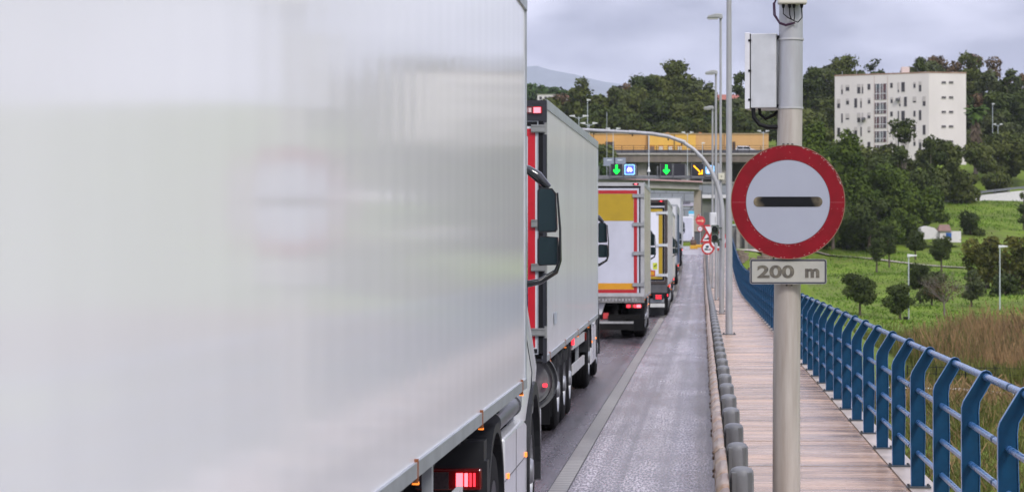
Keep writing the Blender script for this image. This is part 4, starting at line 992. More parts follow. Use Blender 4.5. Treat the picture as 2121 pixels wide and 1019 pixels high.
for px in (1351, 1369, 1388.5, 1408):
    s = MB(); s.box((X_(px-5.5,D),D-.5,Z_(322,D)),(X_(px+5.5,D),D-.402,Z_(301,D))); w_ = s.build('window', mat('window surround', (.5,.22,.04), .7), yb)
    s = MB(); s.box((X_(px-4,D),D-.56,Z_(321,D)),(X_(px+4,D),D-.503,Z_(304,D))); s.build('shutter', mat('pale shutter', (.62,.56,.48), .6) if px > 1360 else mat('shut dark window', (.20,.12,.08), .5), w_)
for (a, c) in ((1254,1272),(1517,1523)):
    s = MB(); s.box((X_(a,D),D-.06,Z_(325,D)),(X_(c,D),D-.003,Z_(294,D))); dr = s.build('door', mat('dark doorway', (.055,.03,.02), .7, var=.3), yb)
    if a == 1254:
        s = MB(); s.box((X_(1258,D),D-.12,Z_(318,D)),(X_(1262,D),D-.063,Z_(305,D))); s.build('door_panel', mat('red panel', (.5,.02,.03), .5), dr)
for px in (1342, 1397, 1230, 1500):
    s = MB(); s.box((X_(px,D)-.06,D-.62,16),(X_(px,D)+.06,D-.45,Z_(279,D))); s.build('downpipe', mat('rusty pipe', (.10,.05,.03), .7), yb)
for (px, w_) in ((1378,7),(1447,6)):
    s = MB(); s.box((X_(px,D),D+5,Z_(276.5,D)),(X_(px+w_,D),D+6,Z_(272,D))); s.build('chimney', mat('terracotta', (.40,.15,.06), .8), yb)
# concrete slab bridge on square columns, with the block wall behind
D = 280
cn = thing('slab_bridge', 'thick concrete slab on a square column above the far end of the queue', 'bridge', (0,0,0))
fasc = mat('pale fascia concrete', (.36,.345,.32), .7, col2=(.24,.22,.20), vscale=.7)
s = MB(); s.prism([(X_(1150,D),Z_(386,D)),(X_(1280,D),Z_(388,D)),(X_(1448,D),Z_(393,D)),(X_(1448,D),Z_(377,D)),(X_(1280,D),Z_(370,D)),(X_(1150,D),Z_(365,D))], 'y', D, D+9); sl_ = s.build('slab', fasc, cn)
s = MB(); s.prism([(X_(1150,D),Z_(366.5,D)),(X_(1280,D),Z_(371.5,D)),(X_(1455,D),Z_(378.5,D)),(X_(1455,D),Z_(375.5,D)),(X_(1280,D),Z_(368.5,D)),(X_(1150,D),Z_(363.5,D))], 'y', D-.5, D+9.4); s.build('pink_edge', mat('pinkish edge band', (.52,.33,.32), .7, var=.2), sl_)
s = MB(); s.prism([(X_(1150,D),Z_(369.5,D)),(X_(1280,D),Z_(374.3,D)),(X_(1455,D),Z_(381,D)),(X_(1455,D),Z_(378.6,D)),(X_(1280,D),Z_(371.6,D)),(X_(1150,D),Z_(366.6,D))], 'y', D-.4, D-.004); s.build('dark_line', mat('dark green line', (.05,.07,.05), .8), sl_)  # thin dark greenish line below the pink edge
for px in (1444.5, 1150):
    s = MB(); s.box((X_(px-7.5,D),D+1,2.4),(X_(px+7.5,D),D+2.2,Z_(393.1,D) if px > 1300 else Z_(386.2,D))); s.build('column', mat('beige column concrete', (.34,.29,.24), .75, var=.2, vscale=.8), cn)
    s = MB(); s.tube([(X_(px+8.7,D),D+1.3,2.4),(X_(px+8.7,D),D+1.3,Z_(395,D))], .06, 8); s.build('downpipe', mat('grey pipe dark', (.08,.08,.08), .6), cn)
D = 330
bw = thing('retaining_wall', 'grey panelled concrete retaining wall under the overpass', 'wall', (0,0,0))
pan = mat('blue grey concrete panels', (.27,.285,.32), .8, var=.18, vscale=.6)
t = pan.node_tree; b = t.nodes['Principled BSDF']; base = b.inputs['Base Color'].links[0].from_socket
bk = t.nodes.new('ShaderNodeTexBrick'); bk.inputs['Scale'].default_value = 1; bk.inputs['Brick Width'].default_value = 1.7; bk.inputs['Row Height'].default_value = 1.15; bk.inputs['Mortar Size'].default_value = .05
co = t.nodes.new('ShaderNodeTexCoord'); sx_ = t.nodes.new('ShaderNodeSeparateXYZ'); cx_ = t.nodes.new('ShaderNodeCombineXYZ')
t.links.new(co.outputs['Object'], sx_.inputs[0]); t.links.new(sx_.outputs['X'], cx_.inputs['X']); t.links.new(sx_.outputs['Z'], cx_.inputs['Y']); t.links.new(cx_.outputs[0], bk.inputs['Vector'])
bk.inputs['Color1'].default_value = (1,1,1,1); bk.inputs['Color2'].default_value = (.9,.9,.92,1); bk.inputs['Mortar'].default_value = (.45,.45,.45,1)
mxn = t.nodes.new('ShaderNodeMix'); mxn.data_type = 'RGBA'; mxn.blend_type = 'MULTIPLY'; mxn.inputs['Factor'].default_value = 1
t.links.new(base, mxn.inputs['A']); t.links.new(bk.outputs['Color'], mxn.inputs['B']); t.links.new(mxn.outputs['Result'], b.inputs['Base Color'])
s = MB(); s.box((X_(1000,D),D,2.4),(X_(1560,D),D+3,Z_(381,D))); s.build('wall', pan, bw)
s = MB(); s.box((X_(1000,D),D-.15,Z_(380.9,D)),(X_(1560,D),D+3.1,Z_(377,D))); s.build('coping', conc_d, bw)
# greenish service building and pale roof edge right of the column
D = 300
sb = thing('service_building', 'greenish grey service building with a pale flat roof right of the concrete column', 'building', (0,0,0))
s = MB(); s.box((X_(1454,D),D,2.3),(X_(1512,D),D+9,Z_(411,D))); s.build('wall', mat('green grey render', (.16,.165,.145), .8, var=.25, vscale=.5, stretch=(2,1,.4)), sb)
s = MB(); s.box((X_(1450,D),D-.8,Z_(410.9,D)),(X_(1514,D),D+9.5,Z_(404,D))); s.build('roof', mat('pale roof edge', (.60,.58,.60), .6), sb)
s = MB(); s.box((X_(1458,D),D-.05,2.3),(X_(1468,D),D-.003,Z_(440,D))); s.build('door', mat('grey door', (.09,.10,.10), .6), sb)
D = 262
tc_ = thing('toll_canopy', 'thin lilac grey canopy roof beyond the last lorries', 'canopy', (0,0,0))
s = MB(); s.box((X_(1330,D),D,Z_(427,D)),(X_(1436,D),D+5,Z_(420,D))); s.build('roof', mat('lilac canopy', (.42,.40,.47), .5, var=.1), tc_)
s = MB(); s.box((X_(1330,D),D-.2,Z_(419.9,D)),(X_(1430,D),D+5.1,Z_(416,D))); s.build('fascia', mat('dark canopy edge', (.12,.12,.14), .5), tc_)
for px in (1340, 1432):
    s = MB(); s.box((X_(px,D)-.1,D+1,2.5),(X_(px,D)+.1,D+1.2,Z_(427.1,D))); s.build('post', alu, tc_)
D = 235
wv_ = thing('box_van', 'white box van waiting beyond the head of the queue', 'van', (X_(1437,D)-1.05, D, zr(D)))
s = MB(); s.box((-1.05,0,.55),(1.05,3.6,3.0)); s.build('box_body', white_p, wv_, bevel=.05)
s = MB(); s.prism([(3.65,.45),(5.3,.45),(5.4,1.1),(4.7,1.3),(4.4,2.1),(3.65,2.15)], 'x', -.95, .95); s.build('cab', white_p, wv_, bevel=.06)
s = MB(); s.box((-.9,-.03,.7),(.9,-.003,2.85)); s.build('rear_door', door_w, wv_)
for yy in (.8, 4.4):
    for q in (-1,1):
        s = MB(); s.lathe([(-.12,0),(-.12,.36),(.12,.36),(.12,0)], (q*.85,yy,.36), 'x', 18); s.build('wheel', rubber, wv_)
for q in (-1, 1):
    s = MB(); s.box((q*.95-.06,-.05,.72),(q*.95+.06,-.031,.95)); s.build('tail_light', lens_r, wv_)
D = 240
bs = thing('information_sign', 'small pale blue and white sign board above the white box van', 'sign', (X_(1432,D), D, 0))
s = MB(); s.box((-.28,0,Z_(448,D)),(.28,.05,Z_(437,D))); pl_ = s.build('board', mat('sky blue board', (.10,.42,.60), .5), bs)
s = MB(); s.box((-.26,-.02,Z_(447.5,D)),(.26,-.003,Z_(443.5,D))); s.build('white_band', sign_w2, pl_)
s = MB(); s.tube([(0,.08,2.6),(0,.08,Z_(437,D))], .04, 8); s.build('pole', galv, bs)
D = 176
yk = thing('kerb_island', 'yellow painted kerb island with a brown drum on it at the end of the bridge', 'traffic island', (0,0,0))
ylk = mat('yellow kerb paint', (.62,.33,.02), .6, var=.25)
s = MB(); s.box((X_(1429,D),D,zr(D)+.005),(X_(1445,D),D+1.2,zr(D)+.28)); s.build('kerb', ylk, yk, bevel=.03)
s = MB(); s.box((X_(1440,D),D+6,zr(D+6)+.005),(X_(1458,D),D+6.3,zr(D+6)+.25)); s.build('kerb', ylk, yk, bevel=.03)
s = MB(); s.lathe([(zr(D)+.281,.2),(zr(D)+.45,.24),(zr(D)+.7,.2),(zr(D)+.7,0)], (X_(1436,D),D+.5,0), 'z', 18); s.build('drum', mat('brown drum', (.10,.06,.04), .6), yk)
D = 205
bn = thing('litter_bin', 'dark upright bin at the foot of the distant red arrow disc sign', 'bin', (X_(1445,D), D, zr(D)))
s = MB(); s.prism(rrect(-.28,0.0,.28,1.25,.06), 'y', -.25, .25); s.build('body', mat('dark grey bin', (.07,.075,.08), .5), bn)
s = MB(); s.box((-.3,-.28,1.252),(.3,.28,1.33)); s.build('lid', blk, bn, bevel=.02)
# fluted wall and posts beyond the walkway end
D = 222
fw = thing('concrete_wall', 'grey fluted concrete wall with a pale top rail beyond the end of the railing', 'wall', (0,0,0))
s = MB()
s.box((X_(1515,D),D,1.5),(X_(1566,D),D+.4,Z_(468,D))); s.build('wall', mat('fluted grey wall', (.17,.17,.155), .8, var=.35, vscale=2.5, stretch=(3,1,.15)), fw)
s = MB(); s.box((X_(1515,D),D-.1,Z_(467.9,D)),(X_(1568,D),D+.5,Z_(464.5,D))); s.build('top_rail', mat('pale green rail', (.38,.48,.46), .6), fw)
for px in (1530, 1547):
    s = MB(); s.box((X_(px,D)-.22,D-.5,1.5),(X_(px,D)+.1,D-.101,Z_(472,D))); s.build('pilaster', conc_d, fw)
# paths by the bridge end
s = MB(); ys_ = [160,164,168,171]
def strip(name, pts_, m_, lift=.05, n=24):
    """ribbon over the ground through (x, y, half width)"""
    s = MB()
    for i in range(len(pts_)-1):
        (xa, ya, wa), (xb, yb_, wb) = pts_[i], pts_[i+1]
        k = max(2, int(math.hypot(xb-xa, yb_-ya)/2))
        for j in range(k+(i == len(pts_)-2)):
            u = j/k; x, y, w_ = lerp(xa,xb,u), lerp(ya,yb_,u), lerp(wa,wb,u); L_ = math.hypot(xb-xa, yb_-ya); nx_, ny_ = -(yb_-ya)/L_, (xb-xa)/L_
            z = max(hh(x+nx_*w_, y+ny_*w_), hh(x-nx_*w_, y-ny_*w_), hh(x, y))+lift
            s.v += [(x+nx_*w_, y+ny_*w_, z), (x-nx_*w_, y-ny_*w_, z)]
    s.f = [(2*i, 2*i+1, 2*i+3, 2*i+2) for i in range(len(s.v)//2-1)]
    return struct(s.build(name, m_))
sand = mat('pale path', (.46,.40,.33), .75, var=.3, vscale=.8)
strip('path', [(2.0,178,1.6),(4.0,176,1.6),(6.0,172,1.4)], sand, .08)
strip('path', [(8.5,123,.55),(13,122,.55),(15.5,117,.55),(24,112,.5)], mat('white path edge', (.62,.60,.56), .7, var=.2), .12)
strip('path', [(16,332,.9),(24,330,.9),(36,322,.9)], sand, .08)

# ---------------------------------------------------------------- park fence
ft = thing('wire_fence', 'low black metal fence behind the reeds along the pale path edge', 'fence', (0,0,0))
fp = [(11+1.5*k, 126-.55*k) for k in range(12)]
for (zz) in (.35,.7,1.05):
    s = MB(); s.tube([(x, y, hh(x,y)+zz) for x, y in fp], .02, 6); s.build('rail', blk, ft)
for x, y in fp:
    s = MB(); s.box((x-.03,y-.03,hh(x,y)),(x+.03,y+.03,hh(x,y)+1.15)); s.build('post', blk, ft)

# ---------------------------------------------------------------- apartment building
ab_ = thing('apartment_building', 'white five storey apartment block with a glazed stairwell on the wooded hill', 'building', (0,0,0))
C_ = Vector((X_(1924,470),470,0)); Lf = Vector((X_(1729,479),479,0)); Rt = Vector((X_(2001,471.5),471.5,0))
top = 37.85; bot = 15.0
aw = mat('cream white render', (.70,.655,.615), .85, var=.10, vscale=.25, stretch=(1,1,.3))
plan = [tuple(Lf.xy), tuple(C_.xy), tuple(Rt.xy), (Rt.x+1.5, 486), (Lf.x+4, 493)]
s = MB(); s.prism(plan, 'z', bot, top); s.build('wall', aw, ab_)
cxp, cyp = sum(p[0] for p in plan)/5, sum(p[1] for p in plan)/5
s = MB(); s.prism([(cxp+(x-cxp)*1.006, cyp+(y-cyp)*1.006) for x, y in plan], 'z', top+.003, top+.28); s.build('parapet', mat('stained parapet', (.42,.30,.22), .85, col2=(.22,.13,.09), vscale=.6), ab_)
s = MB(); s.box((X_(1868,478),478,top+.2),(X_(1884,478),481,Z_(139,478))); s.build('roof_housing', mat('roof housing render', (.60,.50,.46), .8), ab_)
for px in (1745, 1775, 1798, 1850, 1905, 1918, 1940, 1975):
    s = MB(); s.tube([(X_(px,480),481,top),(X_(px,480),481,top+1.2)], .05, 6); s.build('antenna', alu, ab_)
def facade(px):                                   # point on the long face seen at this column
    # intersection of the ray with the face line
    a = (px-VX)/F; dx, dy = Lf.x-C_.x, Lf.y-C_.y
    u = (a*C_.y-C_.x)/(dx-a*dy); return Vector((C_.x+u*dx, C_.y+u*dy, 0))
nrm = Vector(((Lf-C_).y, -(Lf-C_).x, 0)).normalized()
if nrm.y > 0: nrm = -nrm
def fbox(name, m_, px0, py0, px1, py1, out0, out1, par, fac=facade, nr=nrm):
    a, c = fac(px0), fac(px1); d_ = (a.y+c.y)/2; z0, z1 = Z_(py1,d_), Z_(py0,d_)
    s = MB(); p = [a+nr*out0, c+nr*out0, c+nr*out1, a+nr*out1]; s.prism([(q.x,q.y) for q in p], 'z', z0, z1); return s.build(name, m_, par)
wd = mat('dark apartment window', (.06,.055,.06), .3, var=.5, vscale=.7)
sh = mat('roller shutter', (.50,.46,.43), .6, var=.15); fr_ = mat('window frame pale', (.50,.47,.46), .6)
rowA = [(433,289,10,58),(467,290,22,36),(537,285,20,58),(560,285,9,58),(600,283,18,36),(740,277,16,30),(783,274,9,60),(812,272,22,60),(883,272,14,36),(918,268,16,62)]
rowB = [(412,377,18,56),(467,375,18,36),(518,373,18,58),(551,373,9,58),(601,371,16,34),(741,366,14,36),(792,363,10,58),(827,363,18,60),(883,362,20,36),(943,360,18,60)]
random.seed(9)
rows = [(rowA,0),(rowB,0),(rowA,178),(rowB,178),(rowA,360)]
for (rw, dy) in rows:
    for (zx, zy, zw, zh) in rw:
        px0, px1 = 1600+(zx-zw/2)/3, 1600+(zx+zw/2)/3; py0, py1 = 80+(zy+dy)/3, 80+(zy+dy+zh)/3
        if py0 > 310: continue
        w_ = fbox('window', fr_, px0-.5, py0-.5, px1+.5, py1+.5, -.2, .04, ab_)
        fbox('pane', wd, px0+.3, py0+.3, px1-.3, py1-.3, -.1, .06, w_)
        k = random.choice([0,0,.3,.5,.35,.75])
        if k: fbox('shutter', sh, px0+.2, py0+.2, px1-.2, py0+.2+(py1-py0)*k, -.1, .09, w_)
for (a, c) in ((174,207),(213,236),(242,266),(272,295),(301,318)):
    w_ = fbox('stair_glazing', mat('stairwell glass', (.06,.09,.10), .25, col2=(.13,.05,.05), vscale=.5), 1812, a, 1837, c, -.2, .05, ab_)
    for px in (1815.5, 1822, 1824.5, 1829, 1836.5): fbox('glazing_bar', mat('white bar', (.62,.62,.62), .5), px-.5, a, px+.4, c, .052, .12, w_)
    fbox('glazing_bar', MATS['white bar'], 1812, (a+c)/2+3, 1837, (a+c)/2+4.2, .125, .16, w_)
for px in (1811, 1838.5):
    fbox('wall_joint', mat('brown wall joint', (.42,.30,.26), .8), px-.5, 158, px+.3, 330, -.1, .03, ab_)  # brownish strip along each vertical wall seam
rf = lambda px: Vector((X_(px,470.5),470-.05+(px-1924)/77*1.5,0))
for yy in (171, 202, 232, 262, 293):
    for px in (1955, 1970.5): 
        w_ = fbox('window', wd, px-4.5, yy-1.8, px+4.5, yy+1.8, -.2, .05, ab_, rf, Vector((0,-1,0)))
        fbox('sill', fr_, px-5, yy+1.9, px+5, yy+2.5, -.1, .12, w_, rf, Vector((0,-1,0)))
for (px, py) in ((1861,207),(1790,247)):          # awnings / dishes on the face
    o = fbox('balcony_item', mat('dark dish', (.10,.10,.10), .6), px-3.5, py-3, px+3.5, py+3, .1, .7, ab_)

# ---------------------------------------------------------------- houses
def house(label, px0, px1, py_e, py_b, d, roofc, wallc, py_r, extra=None, depth=8, hip=False, grp=None):
    x0, x1 = X_(px0,d), X_(px1,d); t_ = thing('house', label, 'house', ((x0+x1)/2, d, 0), 0, grp)
    h_ = (x1-x0)/2; ze, zb_, zr_ = Z_(py_e,d), Z_(py_b,d)-2, Z_(py_r,d)
    s = MB(); s.box((-h_,0,zb_),(h_,depth,ze)); s.build('wall', wallc, t_)
    s = MB(); o = .4; k = h_*.35 if hip else -.0
    s.add([(-h_-o,-o,ze+.01),(h_+o,-o,ze+.01),(h_+o,depth+o,ze+.01),(-h_-o,depth+o,ze+.01),(-h_-o+k,depth/2,zr_),(h_+o-k,depth/2,zr_)], [(0,1,5,4),(2,3,4,5),(0,4,3),(1,2,5),(0,3,2,1)])
    s.build('roof', roofc, t_)
    for u in (-.55,.1,.6):
        s = MB(); s.box((h_*u-.5,-.06,ze-2.0),(h_*u+.4,-.003,ze-.9)); s.build('window', wd, t_)
    return t_, h_, ze, zb_
wht = mat('whitewash', (.66,.63,.62), .8, var=.12, vscale=.5); tile = mat('red roof tiles', (.36,.12,.08), .8, var=.35, vscale=1)
h1, h_, ze, zb_ = house('white house with a red tiled roof on the hill behind the slim lamp post', 1462, 1545, 207, 232, 560, tile, wht, 194)
s = MB(); s.box((-h_+1,2,ze),(-h_+2,3,ze+2.6)); s.build('chimney', tile, h1)
house('larger pale flat roofed house on the far left ridge above the red framed lorry', 1113, 1145, 195, 212, 800, mat('pale flat roof', (.52,.50,.48), .7), wht, 193.5, depth=10)
house('smaller white house on the far left ridge next to the tall tree', 1153, 1174, 200, 212, 800, tile, wht, 197, depth=9)
house('terracotta house among trees below the far left ridge', 1132, 1149, 213, 226, 700, tile, mat('orange render', (.55,.27,.13), .8, var=.2), 208, depth=8)
lc = thing('cottage', 'low white cottage with a blue shutter at the back of the park', 'house', (0,0,0))
D = 352
s = MB(); s.prism([(X_(1908,D),Z_(496,D)),(X_(1944,D),Z_(494,D)),(X_(1946,D),Z_(482,D)),(X_(1935,D),Z_(472,D)),(X_(1918,D),Z_(468,D)),(X_(1908,D),Z_(472,D))], 'y', D, D+5); s.build('wall', wht, lc)
s = MB(); s.box((X_(1946,D),D-.5,Z_(502,D)),(X_(1990,D),D+4,Z_(479,D))); s.build('wall', wht, lc)
s = MB(); s.add([(X_(1943,D),D-.8,Z_(478.8,D)),(X_(1970,D),D-.8,Z_(478.8,D)),(X_(1970,D),D+4,Z_(478.8,D)),(X_(1943,D),D+4,Z_(478.8,D)),(X_(1948,D),D+1.6,Z_(465,D)),(X_(1968,D),D+1.6,Z_(465,D))], [(0,1,5,4),(2,3,4,5),(0,4,3),(1,2,5),(0,3,2,1)]); s.build('roof', mat('brown roof', (.22,.13,.10), .8, var=.3), lc)
s = MB(); s.box((X_(1959,D),D-.6,Z_(493,D)),(X_(1970,D),D-.503,Z_(482.5,D))); s.build('shutter', mat('blue shutter', (.02,.10,.35), .5), lc)
# hillside road with its white barrier
rb_ = [(44.2,429,1),(50,431.5,1),(57.5,434,1),(70,440,1)]
def barrier_pts(off): return [(x, y+off) for x, y, _ in rb_]
strip('road', [(38,432,3.0),(50,436,3.0),(75,444,3.0)], mat('hill road surface', (.34,.31,.31), .7, var=.2), .1)
hb = thing('crash_barrier', 'long pale barrier along the hillside road on the right', 'barrier', (0,0,0))
zb0 = [(44.2,429,Z_(416,429)),(50.6,431,Z_(405,431)),(58,433.5,Z_(396,433.5)),(66,437,Z_(389,437)),(80,442,Z_(378,442))]
for (dz0_, dz1_, dy_, nm, m_) in ((-2.5,.0,0,'base',mat('white barrier base', (.66,.64,.64), .7, var=.12)),(.35,.75,-.12,'beam',mat('barrier beam', (.22,.23,.25), .5, .4, var=.3)),):
    s = MB()
    for i in range(4):
        (xa,ya,za),(xb,yb2,zb2) = zb0[i], zb0[i+1]
        s.add([(xa,ya+dy_,za+dz0_),(xb,yb2+dy_,zb2+dz0_),(xb,yb2+dy_,zb2+dz1_),(xa,ya+dy_,za+dz1_),(xa,ya+dy_+.25,za+dz0_),(xb,yb2+dy_+.25,zb2+dz0_),(xb,yb2+dy_+.25,zb2+dz1_),(xa,ya+dy_+.25,za+dz1_)],[(0,1,2,3),(4,7,6,5),(3,2,6,7),(0,4,5,1)])
    s.build(nm, m_, hb)
for k in range(12):
    u = k/11*3.99; i = int(u); f_ = u-i; p, q = zb0[i], zb0[i+1]; x, y, z = [lerp(p[j], q[j], f_) for j in range(3)]
    s = MB(); s.box((x-.08,y-.2,z-.0),(x+.08,y-.125,z+.8)); s.build('post', MATS['barrier beam'], hb)

# ---------------------------------------------------------------- far lamps
def park_lamp(label, px, py_b, py_t, d, grp, heads=1, arm=.6, cat='street lamp', r=.07):
    x = X_(px,d); zb2 = Z_(py_b,d); h_ = Z_(py_t,d)-zb2
    t_ = thing('street_lamp', label, cat, (x,d,zb2), 0, grp)
    s = MB(); s.tube([(0,0,-.6),(0,0,h_-.05)], [r,r*.7], 10); s.build('pole', mat('pale lamp pole', (.48,.52,.55), .5, .2), t_, smooth=True)
    for q in ((1,) if heads == 1 else (-1, 1)):
        L_ = arm
        s = MB(); s.tube([(0,0,h_-.35 if heads == 2 else h_-.05),(q*L_*.9,0,h_-.05)], .035, 8); s.build('arm', MATS['pale lamp pole'], t_)
        s = MB(); a, c = (q*(L_*.55), q*(L_*1.35)) if heads == 2 else (-.12, L_+.15)
        s.prism([(a,h_-.12),(c,h_-.02),(c,h_+.08),(a,h_+.16)], 'y', -.15, .15); s.build('lamp_head', mat('pale lamp head', (.66,.67,.66), .45), t_, bevel=.03)
    return t_
GP = 'park lamps on the lawn'
park_lamp('park lamp with a litter bin at its foot, left of the bare tree', 1882, 674, 530, 215, GP)
park_lamp('park lamp at the right edge of the park, in front of the big bushes', 2071, 648, 511, 232, GP)
GD = 'tall lamps around the toll area'
def dbl(label, px, pt_, d, arm, heads=2): return park_lamp(label, px, VY-(hh(X_(px,d), d)-EYE)/d*F if True else 0, pt_, d, GD, heads, arm)
dbl('double headed lamp left of the tallest single lamp above the second lorry', 1199, 241, 345, 1.05)
dbl('double headed lamp right of the tallest single lamp above the second lorry', 1220, 256, 345, .95)
dbl('tallest single headed lamp above the second lorry', 1217, 208, 380, .35, 1)
dbl('double headed lamp standing over the left green arrow signal', 1270, 267, 395, .95)
dbl('double headed lamp in front of the bright yellow wall', 1424, 275, 395, .75)
dbl('small double headed lamp at the right end of the yellow building', 1581, 272, 395, .75)
dbl('small single lamp in front of the tan end of the yellow building', 1455, 297, 418, .3, 1)
dbl('single tall lamp right of the palm tree', 2056, 216, 455, .3, 1)
dbl('double headed lamp right of the palm tree', 2067, 258, 452, .7)
s = MB()
mp_ = thing('mast', 'thin white mast between the blue car panel and the middle green arrow', 'mast', (X_(1344,270),270,0))
s = MB(); s.tube([(0,0,2.6),(0,0,Z_(279,270))], .06, 8); s.build('pole', MATS['pale lamp pole'], mp_)
s = MB(); s.lathe([(Z_(356,270),.2),(Z_(352,270),.12),(Z_(346,270),.07)], (0,-.1,0), 'z', 14); s.build('bell', MATS['pale lamp head'], mp_)
m2 = thing('mast', 'thin dark aerial mast standing above the yellow building door', 'mast', (X_(1257,395),395,0))
s = MB(); s.tube([(0,0,12),(0,0,Z_(232,395))], .05, 6); s.build('pole', alu, m2)
for px in (1262, 1284):
    t_ = thing('traffic_sign', 'blue grey sign board seen from behind, %s the left green arrow' % ('directly above' if px == 1262 else 'above and right of'), 'sign', (X_(px,300),300,0))
    s = MB(); s.box((-.75,0,Z_(344,300)),(.75,.08,Z_(327,300))); b_ = s.build('board', mat('blue grey sign back', (.24,.27,.34), .5, .2), t_)
    s = MB(); s.box((-.3,-.05,Z_(333,300)),(.3,-.003,Z_(331,300))); s.build('clamp', mat('pale clamp', (.6,.65,.7), .5), b_)
    s = MB(); s.tube([(0,.14,2.7),(0,.14,Z_(330,300))], .06, 8); s.build('pole', galv, t_)
bn2 = thing('litter_bin', 'small dark bin at the foot of the left park lamp', 'bin', (X_(1876,214),214,Z_(674,214)))
s = MB(); s.lathe([(-.3,.18),(.15,.2),(.75,.24),(.8,.26),(.8,0)], (0,0,0), 'z', 14); s.build('body', blk, bn2)
um = thing('parasol', 'small open pink parasol on the grass bank right of the lamps', 'parasol', (X_(2082,462),462,0))
s = MB(); s.lathe([(Z_(310,462),.85),(Z_(307,462),.6),(Z_(304.5,462),.02)], (0,0,0), 'z', 12); s.build('canopy', mat('pink canvas', (.75,.16,.20), .6), um)
s = MB(); s.tube([(0,0,17),(0,0,Z_(306,462))], .04, 6); s.build('pole', alu, um)

# ---------------------------------------------------------------- mountain
s = MB(); d = 11000
ridge = [(700,176),(850,168),(950,150),(1040,136),(1100,131),(1125,133),(1150,140),(1180,149),(1220,156),(1262,164),(1300,172),(1380,186),(1500,200),(1700,215)]
n = len(ridge); rows_ = [(-2000,-1.0),(-800,.55),(0,1.0),(1200,.5),(2000,-.3)]
for (dy, k) in rows_:
    for i, (px, py) in enumerate(ridge):
        zt_ = Z_(py+6, d); s.v.append((X_(px,d)*(1+dy/d*.2)+30*math.sin(i*2+dy), d+dy, zt_*k if k > 0 else -20))
s.f = [(j*n+i, j*n+i+1, (j+1)*n+i+1, (j+1)*n+i) for j in range(len(rows_)-1) for i in range(n-1)]
struct(s.build('mountain', mat('mountain scrub', (.13,.16,.18), .9, var=.4, vscale=.01), smooth=True))

# ---------------------------------------------------------------- foliage
def leafmat(name, c, c2, vs=.35):
    m = mat(name, c, .8, col2=c2, vscale=vs, spec=.08)
    b = m.node_tree.nodes['Principled BSDF']; b.inputs['Subsurface Weight'].default_value = 0
    return m
LM = {'dark': leafmat('dark foliage', (.075,.096,.026), (.026,.040,.012)), 'cypress': leafmat('cypress foliage', (.085,.120,.018), (.030,.052,.010)),
      'olive': leafmat('olive foliage', (.112,.126,.034), (.044,.060,.016)), 'grey': leafmat('grey green foliage', (.100,.115,.045), (.045,.058,.024)),
      'green': leafmat('green foliage', (.060,.105,.026), (.028,.052,.014)), 'rust': leafmat('rusty foliage', (.15,.09,.045), (.06,.05,.03)), 'gold': leafmat('gold green foliage', (.125,.115,.022), (.045,.055,.013))}
bark = mat('bark', (.10,.075,.055), .9, var=.4, vscale=2); bark_l = mat('pale bark', (.20,.165,.135), .85, var=.4, vscale=1.5)
def leaves(clumps, n, leaf, rng, fill=.55, up=.25):
    """numpy quads scattered in ellipsoid clumps (cx,cy,cz,rx,ry,rz); returns verts"""
    c = np.array(clumps, float); wgt = (c[:,3]*c[:,5]); wgt /= wgt.sum()
    idx = rng.choice(len(c), n, p=wgt); cc = c[idx]
    v = rng.normal(size=(n,3)); v /= np.linalg.norm(v, axis=1)[:,None]
    rad = fill + (1.08-fill)*rng.random(n)**.6
    p = cc[:,:3] + v*cc[:,3:6]*rad[:,None]
    nrm_ = v*.8 + rng.normal(size=(n,3))*.6; nrm_[:,2] += up; nrm_ /= np.linalg.norm(nrm_, axis=1)[:,None]
    u = np.cross(nrm_, rng.normal(size=(n,3))); u /= np.linalg.norm(u, axis=1)[:,None]; w_ = np.cross(nrm_, u)
    L_ = leaf*(.55+.9*rng.random(n))[:,None]; W_ = L_*(.45+.25*rng.random(n))[:,None]
    return np.stack([p-u*L_, p-w_*W_, p+u*L_, p+w_*W_], 1).reshape(-1,3)
def quadmesh(name, V, m, parent=None):
    n = len(V)//4; me = bpy.data.meshes.new(name); me.vertices.add(len(V)); me.vertices.foreach_set('co', V.astype(np.float32).ravel())
    me.loops.add(len(V)); me.loops.foreach_set('vertex_index', np.arange(len(V), dtype=np.int32)); me.polygons.add(n)
    me.polygons.foreach_set('loop_start', np.arange(0, len(V), 4, dtype=np.int32)); me.update(calc_edges=True); me.validate()
    o = bpy.data.objects.new(name, me); COL.objects.link(o); me.materials.append(m)
    if parent: o.parent = parent
    return o
